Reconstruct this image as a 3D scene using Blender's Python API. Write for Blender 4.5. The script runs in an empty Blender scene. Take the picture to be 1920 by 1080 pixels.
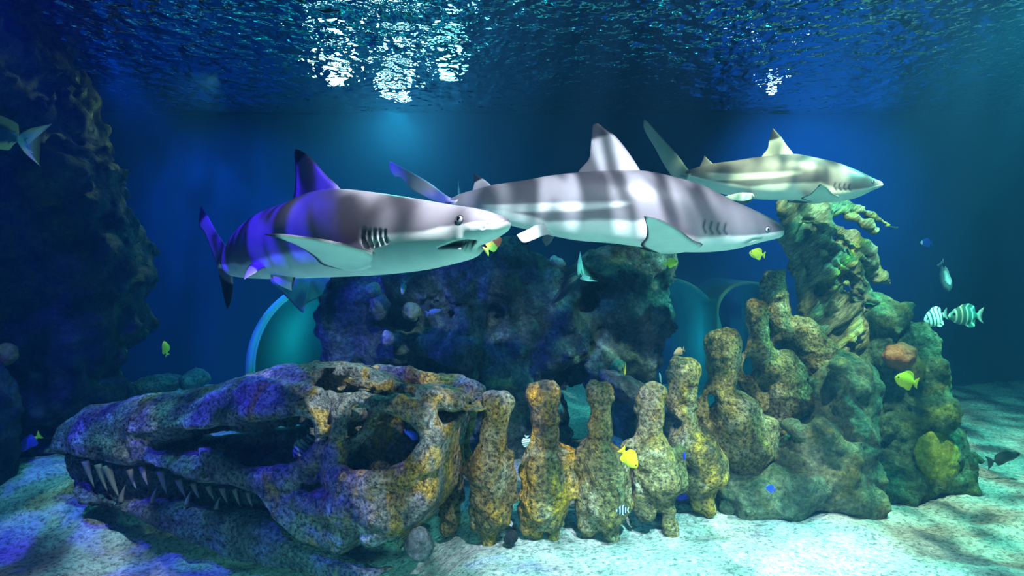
import bpy, bmesh, math, random
import numpy as np
from mathutils import Vector, Matrix
from mathutils.bvhtree import BVHTree
from mathutils.kdtree import KDTree

random.seed(7); np.random.seed(7)
SC = bpy.context.scene
COL = SC.collection
F = 1200.0        # focal length in pixels of the 1920 px wide frame
HY = 500.0        # horizon row
CZ = 1.2          # camera height over the sand


def U(px, py, d):
    """A point of the tank: frame column / row and distance from the viewing window."""
    return np.array([(px - 960.0) / F * d, d, CZ + (HY - py) / F * d], dtype=np.float64)


def proj(P):
    P = np.asarray(P)
    return np.stack([960 + P[..., 0] / P[..., 1] * F, HY - (P[..., 2] - CZ) / P[..., 1] * F], -1)


# ------------------------------------------------------------------ noise
def _hash(ix, iy, iz, seed):
    h = (ix.astype(np.int64) * 374761393 + iy.astype(np.int64) * 668265263 + iz.astype(np.int64) * 2147483647 + seed * 1274126177) & 0xFFFFFFFF
    h = ((h ^ (h >> 13)) * 1274126177) & 0xFFFFFFFF
    h = ((h ^ (h >> 16)) * 2246822519) & 0xFFFFFFFF
    return ((h ^ (h >> 15)) & 0xFFFFFF).astype(np.float64) / float(0xFFFFFF)


def vnoise(P, seed=0):
    P = np.asarray(P, dtype=np.float64)
    i = np.floor(P).astype(np.int64); f = P - i
    u = f * f * f * (f * (f * 6 - 15) + 10)
    x, y, z = i[..., 0], i[..., 1], i[..., 2]
    r = 0
    for dx in (0, 1):
        wx = u[..., 0] if dx else 1 - u[..., 0]
        for dy in (0, 1):
            wy = u[..., 1] if dy else 1 - u[..., 1]
            for dz in (0, 1):
                wz = u[..., 2] if dz else 1 - u[..., 2]
                r = r + wx * wy * wz * _hash(x + dx, y + dy, z + dz, seed)
    return r * 2 - 1


def fbm(P, freq=1.0, octv=4, seed=0, gain=0.5):
    P = np.asarray(P) * freq
    a, r, tot = 1.0, 0, 0
    for o in range(octv):
        r = r + a * vnoise(P, seed + o * 17); tot += a
        a *= gain; P = P * 2.03 + 11.7
    return r / tot


def worley(P, freq=1.0, seed=0):
    P = np.asarray(P) * freq
    i = np.floor(P).astype(np.int64)
    best = np.full(P.shape[:-1], 9.0)
    for dx in (-1, 0, 1):
        for dy in (-1, 0, 1):
            for dz in (-1, 0, 1):
                c = i + np.array([dx, dy, dz])
                o = np.stack([_hash(c[..., 0], c[..., 1], c[..., 2], seed + k) for k in (1, 2, 3)], -1)
                best = np.minimum(best, ((c + o - P) ** 2).sum(-1))
    return np.sqrt(best)


# ------------------------------------------------------------------ implicit shapes
def seg(P, a, b, ra, rb):
    a = np.asarray(a, float); b = np.asarray(b, float)
    ab = b - a; L2 = max(float(ab @ ab), 1e-12)
    t = np.clip(((P - a) @ ab) / L2, 0, 1)
    q = P - a - t[:, None] * ab
    return np.sqrt((q * q).sum(1)) - (ra + (rb - ra) * t)


def ell(P, c, r, rot=0.0, tilt=0.0):
    """Ellipsoid; rot turns it in the X-Z plane, tilt in the X-Y plane."""
    q = P - np.asarray(c, float)
    r = np.asarray(r, float)
    if tilt:
        ct, st = math.cos(tilt), math.sin(tilt)
        q = np.stack([q[:, 0] * ct + q[:, 1] * st, -q[:, 0] * st + q[:, 1] * ct, q[:, 2]], 1)
    if rot:
        ct, st = math.cos(rot), math.sin(rot)
        q = np.stack([q[:, 0] * ct + q[:, 2] * st, q[:, 1], -q[:, 0] * st + q[:, 2] * ct], 1)
    k0 = np.sqrt(((q / r) ** 2).sum(1)); k1 = np.sqrt(((q / (r * r)) ** 2).sum(1)) + 1e-9
    return k0 * (k0 - 1) / k1


def smin(a, b, k):
    h = np.clip(0.5 + 0.5 * (b - a) / k, 0, 1)
    return b + (a - b) * h - k * h * (1 - h)


def smax(a, b, k):
    return -smin(-a, -b, k)


def poly_sdf(x, y, pts):
    """Signed distance in a plane to a closed polygon, negative inside."""
    pts = np.asarray(pts, float); n = len(pts)
    d = np.full(x.shape, 1e9); ins = np.zeros(x.shape, bool)
    for k in range(n):
        a, b = pts[k], pts[(k + 1) % n]
        e = b - a; wx, wy = x - a[0], y - a[1]
        t = np.clip((wx * e[0] + wy * e[1]) / max(e @ e, 1e-12), 0, 1)
        d = np.minimum(d, (wx - e[0] * t) ** 2 + (wy - e[1] * t) ** 2)
        c = ((a[1] > y) != (b[1] > y))
        if abs(e[1]) > 1e-12:
            ins ^= c & (x < e[0] * (y - a[1]) / e[1] + a[0])
    return np.sqrt(d) * np.where(ins, -1, 1)


def dist_line2(p, pts):
    """Distance of 2D points p (...,2) to an open polyline."""
    pts = np.asarray(pts, float); d = np.full(p.shape[:-1], 1e9)
    for a, b in zip(pts[:-1], pts[1:]):
        e = b - a; w = p - a
        t = np.clip((w @ e) / max(e @ e, 1e-12), 0, 1)
        q = w - t[..., None] * e
        d = np.minimum(d, np.sqrt((q * q).sum(-1)))
    return d


def smooth_poly(pts, n=4, closed=True):
    """Catmull-Rom through the points."""
    pts = np.asarray(pts, float); N = len(pts); out = []
    rng = range(N) if closed else range(N - 1)
    for i in rng:
        if closed:
            p0, p1, p2, p3 = pts[i - 1], pts[i], pts[(i + 1) % N], pts[(i + 2) % N]
        else:
            p0, p1, p2, p3 = pts[max(i - 1, 0)], pts[i], pts[i + 1], pts[min(i + 2, N - 1)]
        for k in range(n):
            t = k / n
            out.append(0.5 * ((2 * p1) + (-p0 + p2) * t + (2 * p0 - 5 * p1 + 4 * p2 - p3) * t * t + (-p0 + 3 * p1 - 3 * p2 + p3) * t ** 3))
    if not closed:
        out.append(pts[-1])
    return np.array(out)


def surface_nets(f, lo, h):
    nx, ny, nz = f.shape
    s = f < 0
    cs = [(0, 0, 0), (1, 0, 0), (0, 1, 0), (1, 1, 0), (0, 0, 1), (1, 0, 1), (0, 1, 1), (1, 1, 1)]
    cnt = np.zeros((nx - 1, ny - 1, nz - 1), np.int8)
    for c in cs:
        cnt += s[c[0]:nx - 1 + c[0], c[1]:ny - 1 + c[1], c[2]:nz - 1 + c[2]]
    ii = np.argwhere((cnt > 0) & (cnt < 8))
    idx = -np.ones(cnt.shape, np.int64); idx[ii[:, 0], ii[:, 1], ii[:, 2]] = np.arange(len(ii))
    acc = np.zeros((len(ii), 3)); num = np.zeros(len(ii))
    val = [f[ii[:, 0] + c[0], ii[:, 1] + c[1], ii[:, 2] + c[2]] for c in cs]
    for a in range(8):
        for b in range(a + 1, 8):
            if sum(abs(cs[a][k] - cs[b][k]) for k in range(3)) != 1:
                continue
            m = (val[a] < 0) != (val[b] < 0)
            t = np.where(m, val[a] / np.where(m, val[a] - val[b], 1), 0)
            p = np.array(cs[a], float)[None] + t[:, None] * (np.array(cs[b], float) - np.array(cs[a], float))[None]
            acc += np.where(m[:, None], p, 0); num += m
    V = (ii + acc / num[:, None]) * h + np.asarray(lo)
    quads = []
    for ax in range(3):
        o1, o2 = (ax + 1) % 3, (ax + 2) % 3
        sl0 = [slice(None)] * 3; sl1 = [slice(None)] * 3
        sl0[ax] = slice(0, -1); sl1[ax] = slice(1, None)
        A, B = s[tuple(sl0)], s[tuple(sl1)]
        e = np.argwhere(A != B)
        ok = (e[:, o1] >= 1) & (e[:, o2] >= 1) & (e[:, o1] < f.shape[o1] - 1) & (e[:, o2] < f.shape[o2] - 1)
        e = e[ok]
        flip = A[e[:, 0], e[:, 1], e[:, 2]]
        def cell(d1, d2):
            q = e.copy(); q[:, o1] -= d1; q[:, o2] -= d2
            return idx[q[:, 0], q[:, 1], q[:, 2]]
        q = np.stack([cell(1, 1), cell(0, 1), cell(0, 0), cell(1, 0)], 1)
        q[~flip] = q[~flip][:, ::-1]
        quads.append(q)
    Q = np.concatenate(quads)
    return V, Q[(Q >= 0).all(1)]


def sdf_mesh(fn, lo, hi, h, detail=None, band=0.12, keep_main=True):
    lo = np.asarray(lo, float); hi = np.asarray(hi, float)
    n = np.maximum(np.ceil((hi - lo) / h).astype(int) + 1, 4)
    g = np.stack(np.meshgrid(*[lo[k] + np.arange(n[k]) * h for k in range(3)], indexing='ij'), -1).reshape(-1, 3)
    f = np.empty(len(g))
    for k in range(0, len(g), 400000):
        f[k:k + 400000] = fn(g[k:k + 400000])
    if detail is not None:
        m = np.abs(f) < band
        f[m] += detail(g[m])
    f = f.reshape(n)
    f[0] = f[-1] = np.maximum(f[0], h); f[-1] = np.maximum(f[-1], h)
    f[:, 0] = np.maximum(f[:, 0], h); f[:, -1] = np.maximum(f[:, -1], h)
    f[:, :, 0] = np.maximum(f[:, :, 0], h); f[:, :, -1] = np.maximum(f[:, :, -1], h)
    V, Q = surface_nets(f, lo, h)
    if keep_main:
        V, Q = main_piece(V, Q)
    return V, Q


def main_piece(V, Q):
    """Keeps only the largest connected piece."""
    lab = np.arange(len(V))
    while True:
        m = lab[Q].min(1)
        new = lab.copy()
        for k in range(4):
            np.minimum.at(new, Q[:, k], m)
        new = new[new]
        if (new == lab).all():
            break
        lab = new
    u, c = np.unique(lab, return_counts=True)
    keep = lab == u[c.argmax()]
    mp = -np.ones(len(V), np.int64); mp[keep] = np.arange(keep.sum())
    Q = Q[keep[Q].all(1)]
    return V[keep], mp[Q]


# ------------------------------------------------------------------ objects
def tag(o, label=None, cat=None, group=None, kind=None):
    if label: o['label'] = label
    if cat: o['category'] = cat
    if group: o['group'] = group
    if kind: o['kind'] = kind
    return o


def mesh_obj(name, V, faces, mat=None, origin=(0, 0, 0), parent=None, smooth=True, attrs=None):
    origin = np.asarray(origin, float)
    me = bpy.data.meshes.new(name)
    V = np.asarray(V, float) - origin
    if isinstance(faces, np.ndarray):
        faces = faces.tolist()
    me.from_pydata(V.tolist(), [], faces)
    me.update()
    if smooth:
        me.polygons.foreach_set('use_smooth', [True] * len(me.polygons))
    if mat:
        me.materials.append(mat)
    if attrs:
        for k, a in attrs.items():
            at = me.color_attributes.new(k, 'FLOAT_COLOR', 'POINT')
            c = np.ones((len(V), 4), np.float32); c[:, :3] = a
            at.data.foreach_set('color', c.ravel())
    o = bpy.data.objects.new(name, me); COL.objects.link(o)
    if parent is not None:
        o.parent = parent
        po = np.array(parent.matrix_basis.translation) if parent.parent is None else np.array(parent.parent.matrix_basis.translation) + np.array(parent.matrix_basis.translation)
        o.location = (origin - po).tolist()
    else:
        o.location = origin.tolist()
    return o


def empty(name, loc):
    o = bpy.data.objects.new(name, None); COL.objects.link(o)
    o.location = [float(x) for x in loc]; o.empty_display_size = 0.1
    return o


def uv_sphere(c, r, n=16, m=10, axis=None):
    V, Fc = [], []
    c = np.asarray(c, float); r = np.asarray(r, float) * np.ones(3)
    for i in range(m + 1):
        th = math.pi * i / m
        for j in range(n):
            ph = 2 * math.pi * j / n
            V.append(c + r * np.array([math.sin(th) * math.cos(ph), math.sin(th) * math.sin(ph), math.cos(th)]))
    for i in range(m):
        for j in range(n):
            Fc.append((i * n + j, (i + 1) * n + j, (i + 1) * n + (j + 1) % n, i * n + (j + 1) % n))
    return weld(np.array(V), Fc)


def weld(V, Fc):
    bm = bmesh.new()
    vs = [bm.verts.new(v) for v in V]
    for f in Fc:
        try: bm.faces.new([vs[k] for k in f])
        except ValueError: pass
    bmesh.ops.remove_doubles(bm, verts=bm.verts, dist=1e-6)
    bmesh.ops.recalc_face_normals(bm, faces=bm.faces)
    bm.verts.index_update()
    V = np.array([v.co[:] for v in bm.verts]); Fc = [[v.index for v in f.verts] for f in bm.faces]
    bm.free()
    return V, Fc
# ------------------------------------------------------------------ materials
class NT:
    def __init__(s, name, tree=None):
        s.m = None
        if tree is None:
            s.m = bpy.data.materials.new(name); s.m.use_nodes = True; tree = s.m.node_tree
        s.t = tree; s.t.nodes.clear()

    def n(s, typ, **kw):
        nd = s.t.nodes.new(typ)
        for k, v in kw.items():
            if k.startswith('i_'):
                key = k[2:].replace('_', ' ')
                nd.inputs[key].default_value = v
            else:
                setattr(nd, k, v)
        return nd

    def l(s, a, b): s.t.links.new(a, b)

    def ramp(s, fac, stops, interp='LINEAR'):
        r = s.n('ShaderNodeValToRGB'); r.color_ramp.interpolation = interp
        e = r.color_ramp.elements
        while len(e) < len(stops): e.new(0.5)
        for k, (p, c) in enumerate(stops):
            e[k].position = p
            e[k].color = (c, c, c, 1) if isinstance(c, (int, float)) else (*c, 1)
        s.l(fac, r.inputs[0]); return r.outputs[0]

    def noise(s, scale, detail=4, rough=0.55, vec=None, dist=0.0):
        nd = s.n('ShaderNodeTexNoise'); nd.inputs['Scale'].default_value = scale
        nd.inputs['Detail'].default_value = detail; nd.inputs['Roughness'].default_value = rough
        nd.inputs['Distortion'].default_value = dist
        if vec is not None: s.l(vec, nd.inputs['Vector'])
        return nd.outputs['Fac']

    def mix(s, fac, a, b, blend='MIX'):
        m = s.n('ShaderNodeMix', data_type='RGBA', blend_type=blend)
        for sock, v in ((m.inputs[0], fac), (m.inputs[6], a), (m.inputs[7], b)):
            if hasattr(v, 'links') or isinstance(v, bpy.types.NodeSocket): s.l(v, sock)
            elif isinstance(v, (int, float)): sock.default_value = v
            else: sock.default_value = (*v, 1)
        return m.outputs[2]

    def bump(s, height, strength=0.5, dist=0.02, normal=None):
        b = s.n('ShaderNodeBump'); b.inputs['Strength'].default_value = strength; b.inputs['Distance'].default_value = dist
        s.l(height, b.inputs['Height'])
        if normal is not None: s.l(normal, b.inputs['Normal'])
        return b.outputs['Normal']

    def math(s, op, a, b=0.0):
        m = s.n('ShaderNodeMath', operation=op)
        for sock, v in ((m.inputs[0], a), (m.inputs[1], b)):
            if isinstance(v, bpy.types.NodeSocket): s.l(v, sock)
            else: sock.default_value = v
        return m.outputs[0]

    def finish(s, color, rough=0.7, normal=None, spec=0.3, **kw):
        p = s.n('ShaderNodeBsdfPrincipled'); o = s.n('ShaderNodeOutputMaterial')
        if isinstance(color, bpy.types.NodeSocket): s.l(color, p.inputs['Base Color'])
        else: p.inputs['Base Color'].default_value = (*color, 1)
        if isinstance(rough, bpy.types.NodeSocket): s.l(rough, p.inputs['Roughness'])
        else: p.inputs['Roughness'].default_value = rough
        p.inputs['Specular IOR Level'].default_value = spec
        if normal is not None: s.l(normal, p.inputs['Normal'])
        for k, v in kw.items(): p.inputs[k.replace('_', ' ')].default_value = v
        s.l(p.outputs[0], o.inputs['Surface'])
        return s.m


def plain(name, c, rough=0.6, spec=0.3, **kw):
    return NT(name).finish(c, rough, None, spec, **kw)


def coord(t):
    return t.n('ShaderNodeTexCoord').outputs['Object']


def stretched(t, sx, sy, sz, vec=None):
    mp = t.n('ShaderNodeMapping'); mp.inputs['Scale'].default_value = (sx, sy, sz)
    t.l(vec if vec is not None else coord(t), mp.inputs['Vector']); return mp.outputs[0]


def bone_material(name, pale, mid, dark, gold, gold_amount=0.5, seed=0.0, xgold=0.0):
    """Painted cast bone grown over with patchy golden algae."""
    t = NT(name); v = coord(t)
    mp = t.n('ShaderNodeMapping'); mp.inputs['Location'].default_value = (seed, seed * 1.7, seed * 0.6); t.l(v, mp.inputs['Vector']); v = mp.outputs[0]
    big = t.noise(5.0, 5, 0.6, v, 0.6)
    c = t.ramp(big, [(0.32, dark), (0.5, mid), (0.68, pale)])
    gn = t.noise(7.5, 4, 0.6, stretched(t, 1, 1, 0.55, v), 0.8)
    if xgold:
        sx = t.n('ShaderNodeSeparateXYZ'); t.l(coord(t), sx.inputs[0]); gn = t.math('ADD', gn, t.math('MULTIPLY', sx.outputs[0], xgold))
    g = t.ramp(gn, [(0.62 - 0.22 * gold_amount, 0.0), (0.74 - 0.16 * gold_amount, 1.0)])
    c = t.mix(g, c, gold)
    fine = t.noise(60, 6, 0.7, v)
    c = t.mix(0.9, c, t.ramp(fine, [(0.38, (0.07, 0.07, 0.07)), (0.60, (1.9, 1.9, 1.9))]), 'MULTIPLY')
    h = t.math('ADD', t.math('MULTIPLY', t.noise(26, 6, 0.65, v, 0.4), 1.0), t.math('MULTIPLY', t.noise(90, 4, 0.6, v), 0.35))
    return t.finish(c, 0.6, t.bump(h, 1.0, 0.045), 0.35)


def rock_material(name, dark, mid, pale, accent, accent_amt=0.5, scale=6.0, bump=0.9, grain=None):
    t = NT(name); v = coord(t)
    if grain:
        mp = t.n('ShaderNodeMapping'); mp.inputs['Rotation'].default_value = (0, grain[3], 0); t.l(v, mp.inputs['Vector']); v = stretched(t, *grain[:3], mp.outputs[0])
    big = t.noise(scale, 6, 0.62, v, 0.5)
    c = t.ramp(big, [(0.34, dark), (0.52, mid), (0.7, pale)])
    a = t.ramp(t.noise(scale * 0.6, 4, 0.6, v, 1.2), [(0.58 - 0.1 * accent_amt, 0.0), (0.72 - 0.1 * accent_amt, 1.0)])
    c = t.mix(a, c, accent)
    c = t.mix(0.7, c, t.ramp(t.noise(scale * 9, 6, 0.7, v), [(0.34, (0.14, 0.14, 0.14)), (0.64, (1.7, 1.7, 1.7))]), 'MULTIPLY')
    vor = t.n('ShaderNodeTexVoronoi'); vor.inputs['Scale'].default_value = scale * 3.5; t.l(v, vor.inputs['Vector'])
    h = t.math('ADD', t.noise(scale * 4, 7, 0.68, v, 0.6), t.math('MULTIPLY', vor.outputs['Distance'], -0.4))
    return t.finish(c, 0.85, t.bump(h, bump, 0.07), 0.25)


def skin_material(name):
    t = NT(name)
    a = t.n('ShaderNodeAttribute'); a.attribute_name = 'Col'
    v = coord(t)
    c = t.mix(0.35, a.outputs['Color'], t.ramp(t.noise(14, 4, 0.6, v), [(0.35, (0.8, 0.8, 0.8)), (0.65, (1.1, 1.1, 1.1))]), 'MULTIPLY')
    return t.finish(c, 0.42, t.bump(t.noise(160, 3, 0.6, v), 0.06, 0.004), 0.45)


def fish_material(name, base, stripe=None, axis=0, freq=3.0, tail=None, rough=0.4):
    t = NT(name)
    a = t.n('ShaderNodeAttribute'); a.attribute_name = 'Col'
    return t.finish(a.outputs['Color'], rough, None, 0.45)
# ------------------------------------------------------------------ sharks
CAM = np.array([0.0, 0.0, CZ])


def cr_interp(keys, t, n):
    """Monotone-ish Catmull-Rom resampling of rows KEYS at N parameters following arc length of columns 0..2."""
    keys = np.asarray(keys, float)
    d = np.sqrt((np.diff(keys[:, :3], axis=0) ** 2).sum(1)); s = np.concatenate([[0], np.cumsum(d)])
    out = np.zeros((n, keys.shape[1]))
    q = t * s[-1]
    k = np.clip(np.searchsorted(s, q, side='right') - 1, 0, len(s) - 2)
    h = s[k + 1] - s[k]; u = ((q - s[k]) / h)[:, None]
    m = np.zeros_like(keys)
    m[1:-1] = (keys[2:] - keys[:-2]) / (s[2:] - s[:-2])[:, None]
    m[0] = (keys[1] - keys[0]) / (s[1] - s[0]); m[-1] = (keys[-1] - keys[-2]) / (s[-1] - s[-2])
    h = h[:, None]
    return (2 * u ** 3 - 3 * u ** 2 + 1) * keys[k] + (u ** 3 - 2 * u ** 2 + u) * h * m[k] + (-2 * u ** 3 + 3 * u ** 2) * keys[k + 1] + (u ** 3 - u ** 2) * h * m[k + 1]


def sstep(a, b, x):
    t = np.clip((x - a) / (b - a), 0, 1); return t * t * (3 - 2 * t)


GREY = np.array([0.25, 0.23, 0.255]); WHITE = np.array([0.86, 0.90, 0.86]); BLACK = np.array([0.012, 0.012, 0.02])


def shark_body(st, bound, stripe=None, n=240, M=120, gills=(), mouth=None, nostril=None, creases=(), ridges=()):
    keys = []
    for px, top, bot, d, wr in st:
        a, b = U(px, top, d), U(px, bot, d)
        c = (a + b) / 2; H = (a[2] - b[2]) / 2
        keys.append([*c, H, H * wr, px])
    t = np.linspace(0, 1, n)
    t = 0.5 * t + 0.5 * (t ** 1.6)                     # finer rings over the head
    K = cr_interp(keys, t, n)
    C = K[:, :3]; H = np.maximum(K[:, 3], 0.002); W = np.maximum(K[:, 4], 0.002); PX = K[:, 5]
    T = np.gradient(C, axis=0); T[:, 2] = 0
    for _ in range(30): T[1:-1] = (T[:-2] + T[1:-1] * 2 + T[2:]) / 4
    T /= np.linalg.norm(T, axis=1)[:, None]
    N = np.stack([T[:, 1], -T[:, 0], np.zeros(n)], 1)   # lateral axis
    N[N[:, 1] > 0] *= -1                                # towards the viewing window
    ang = np.arange(M) / M * 2 * math.pi
    ca, sa = np.cos(ang), np.sin(ang)
    latf = np.sign(sa) * np.abs(sa) ** 0.88
    vert = ca
    P = C[:, None] + H[:, None, None] * vert[None, :, None] * np.array([0, 0, 1.0]) + W[:, None, None] * latf[None, :, None] * N[:, None]
    hf = np.broadcast_to((1 - ca) / 2, (n, M))
    bx = np.array(bound, float); o = np.argsort(bx[:, 0]); bx = bx[o]
    tx = np.array([[s[0], s[1], s[2]] for s in st]); o = np.argsort(tx[:, 0]); tx = tx[o]
    top = np.interp(PX, tx[:, 0], tx[:, 1]); bot = np.interp(PX, tx[:, 0], tx[:, 2])
    hb = (np.interp(PX, bx[:, 0], bx[:, 1]) - top) / np.maximum(bot - top, 1)
    nz = fbm(P.reshape(-1, 3), 9, 3, 5).reshape(n, M)
    soft = 0.035
    w = sstep(hb[:, None] - soft, hb[:, None] + soft, hf + nz * 0.03)
    grey = GREY[None, None] * (1 - 0.25 * (1 - hf)[..., None]) * (1 + 0.1 * nz[..., None])
    col = grey * (1 - w[..., None]) + WHITE * w[..., None]
    if stripe is not None:
        sx = np.array(stripe, float); sx = sx[np.argsort(sx[:, 0])]
        a = (np.interp(PX, sx[:, 0], sx[:, 1]) - top) / np.maximum(bot - top, 1)
        b = (np.interp(PX, sx[:, 0], sx[:, 2]) - top) / np.maximum(bot - top, 1)
        inside = (PX >= sx[0, 0]) & (PX <= sx[-1, 0])
        q = sstep(a[:, None] - 0.03, a[:, None] + 0.03, hf) * (1 - sstep(b[:, None] - 0.03, b[:, None] + 0.03, hf)) * inside[:, None]
        q = q * sstep(0, 25, PX - sx[0, 0])[:, None] * sstep(0, 25, sx[-1, 0] - PX)[:, None] * 0.75
        col = col * (1 - q[..., None]) + WHITE * q[..., None]
    # openings on the head: pushed into the flesh and darkened, on both flanks
    S = proj(P)
    near = (sa > -0.05)[None, :]
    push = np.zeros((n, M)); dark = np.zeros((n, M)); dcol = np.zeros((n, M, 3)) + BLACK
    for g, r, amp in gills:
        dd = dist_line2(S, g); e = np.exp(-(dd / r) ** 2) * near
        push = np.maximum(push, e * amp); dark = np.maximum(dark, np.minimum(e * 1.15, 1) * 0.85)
    for g, r, amp in ridges:
        dd = dist_line2(S, g); e = np.exp(-(dd / r) ** 2) * near; push = push - e * amp
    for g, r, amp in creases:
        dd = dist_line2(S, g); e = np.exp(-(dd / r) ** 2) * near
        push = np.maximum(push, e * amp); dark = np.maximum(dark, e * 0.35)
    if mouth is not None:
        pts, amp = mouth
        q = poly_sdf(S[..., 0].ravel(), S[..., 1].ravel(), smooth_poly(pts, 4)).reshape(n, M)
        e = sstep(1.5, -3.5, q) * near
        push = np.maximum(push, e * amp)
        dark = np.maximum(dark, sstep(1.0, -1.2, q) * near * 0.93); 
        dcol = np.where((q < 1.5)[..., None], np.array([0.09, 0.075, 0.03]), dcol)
    if nostril is not None:
        dd = dist_line2(S, nostril); e = np.exp(-(dd / 2.2) ** 2) * near
        push = np.maximum(push, e * 0.003); dark = np.maximum(dark, e * 0.55)
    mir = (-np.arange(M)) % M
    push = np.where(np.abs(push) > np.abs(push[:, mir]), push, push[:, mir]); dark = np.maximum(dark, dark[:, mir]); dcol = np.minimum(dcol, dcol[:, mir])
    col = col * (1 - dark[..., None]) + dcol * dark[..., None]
    inw = np.stack([latf[None, :, None] * N[:, None]], 0)[0] * 1.0
    inw = inw + np.array([0, 0, 1.0]) * vert[None, :, None] * 0.6
    inw /= np.linalg.norm(inw, axis=-1, keepdims=True) + 1e-9
    P = P - inw * push[..., None]
    V = P.reshape(-1, 3); Fc = []
    for i in range(n - 1):
        for j in range(M):
            Fc.append((i * M + j, i * M + (j + 1) % M, (i + 1) * M + (j + 1) % M, (i + 1) * M + j))
    tip0 = len(V); V = np.vstack([V, C[0] + (C[0] - C[1]) * 0.4, C[-1] + (C[-1] - C[-2]) * 0.6])
    for j in range(M):
        Fc.append((tip0, (j + 1) % M, j)); Fc.append((tip0 + 1, (n - 1) * M + j, (n - 1) * M + (j + 1) % M))
    cc = np.vstack([col.reshape(-1, 3), col[0].mean(0), col[-1].mean(0)])
    return V, Fc, cc, dict(C=C, N=N, PX=PX)


def fin_mesh(lead, trail, thick, frame, colf, nu=36, nv=18, flare=1.5):
    """A blade between a leading and a trailing edge, both from root to tip; points are (column, row[, distance])."""
    def to3(pts):
        out = []
        for p in pts:
            if len(p) == 3: out.append(U(*p))
            else:
                o = np.argsort(frame['PX']); d = np.interp(p[0], frame['PX'][o], frame['C'][o, 1])
                out.append(U(p[0], p[1], d))
        out = smooth_poly(np.array(out), 8, closed=False)
        s = np.concatenate([[0], np.cumsum(np.linalg.norm(np.diff(out, axis=0), axis=1))]); s /= s[-1]
        u = np.linspace(0, 1, nu)
        return np.stack([np.interp(u, s, out[:, k]) for k in range(3)], 1)
    L, R = to3(lead), to3(trail)
    allp = np.vstack([L, R]); q = allp - allp.mean(0)
    nrm = np.linalg.svd(q, full_matrices=False)[2][2]
    if nrm[1] > 0: nrm = -nrm                          # faces the window
    u = np.linspace(0, 1, nu)[:-1]; v = np.linspace(0, 1, nv)
    prof = 1.9 * np.sqrt(v) * (1 - v) ** 0.9
    rings, cols = [], []
    for a, uu in enumerate(u):
        base = L[a][None] * (1 - v)[:, None] + R[a][None] * v[:, None]
        th = thick * ((1 - uu) ** 0.6) * (1 + flare * max(0, 1 - uu / 0.16) ** 2)
        h = (th * prof / 2 + 0.0004)[:, None] * nrm[None]
        rings.append(np.vstack([base + h, (base - h)[::-1]]))
        c1 = np.array([colf(uu, x, +1) for x in v]); c2 = np.array([colf(uu, x, -1) for x in v])[::-1]
        cols.append(np.vstack([c1, c2]))
    m = 2 * nv
    V = np.vstack(rings + [((L[-1] + R[-1]) / 2)[None]]); Cc = np.vstack(cols + [np.array(colf(1.0, 0.5, 1))[None]])
    Fc = []
    for a in range(len(u) - 1):
        for j in range(m):
            Fc.append((a * m + j, a * m + (j + 1) % m, (a + 1) * m + (j + 1) % m, (a + 1) * m + j))
    tip = len(V) - 1; a = len(u) - 1
    for j in range(m): Fc.append((a * m + j, a * m + (j + 1) % m, tip))
    Fc.append(tuple(range(m))[::-1])
    return V, Fc, Cc


def recalc(V, Fc):
    bm = bmesh.new(); vs = [bm.verts.new(v) for v in V]
    for f in Fc: bm.faces.new([vs[k] for k in f])
    bmesh.ops.recalc_face_normals(bm, faces=bm.faces)
    bm.verts.index_update()
    Fc = [[v.index for v in f.verts] for f in bm.faces]; bm.free()
    return Fc


def fuse(pieces, name, mat, origin):
    """Unites closed pieces into one continuous skin and carries their colours over."""
    objs = []
    for V, Fc, Cc in pieces:
        o = mesh_obj('tmp', V, recalc(V, Fc), None, (0, 0, 0), attrs={'Col': Cc}); objs.append(o)
    base = objs[0]; done = []
    for o in objs[1:]:
        md = base.modifiers.new('u', 'BOOLEAN'); md.operation = 'UNION'; md.object = o; md.solver = 'EXACT'
    dg = bpy.context.evaluated_depsgraph_get(); dg.update()
    me = bpy.data.meshes.new_from_object(base.evaluated_get(dg))
    V = np.zeros(len(me.vertices) * 3); me.vertices.foreach_get('co', V); V = V.reshape(-1, 3)
    if len(V) < len(pieces[0][0]) * 0.5:
        raise RuntimeError('union failed')
    Fc = [list(p.vertices) for p in me.polygons]
    if True:
        src = np.vstack([p[0] for p in pieces]); sc = np.vstack([p[2] for p in pieces])
        kd = KDTree(len(src))
        for k, p in enumerate(src): kd.insert(p, k)
        kd.balance(); Cc = np.array([sc[kd.find(v)[1]] for v in V])
    for o in objs:
        m = o.data; bpy.data.objects.remove(o); bpy.data.meshes.remove(m)
    bpy.data.meshes.remove(me)
    return mesh_obj(name, V, Fc, mat, origin, attrs={'Col': Cc}), V, Fc


def ray_to(V, Fc, px, py):
    tree = BVHTree.FromPolygons([tuple(v) for v in V], [tuple(f) for f in Fc])
    d = U(px, py, 1.0) - CAM; d /= np.linalg.norm(d)
    loc, nor, i, dist = tree.ray_cast(Vector(CAM), Vector(d))
    return (np.array(loc), np.array(nor)) if loc is not None else (None, None)


def fin_colour(tip=None, edge=True, under=None, tipv=None, body=None):
    body = GREY if body is None else body
    def f(u, v, side):
        c = (body * 1.05) if under is None else (under if side > 0 else body)
        c = np.array(c, float)
        if tip is not None:
            k = float(sstep(tip - 0.03, tip + 0.03, np.array(u + 0.05 * (v - 0.5))))
            c = c * (1 - k) + BLACK * k
        if edge:
            k = max(float(sstep(0.89, 0.95, np.array(v))), float(sstep(0.07, 0.03, np.array(v))) * 0.9 if under is not None else 0)
            c = c * (1 - k) + BLACK * k
        return c
    return f


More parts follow.
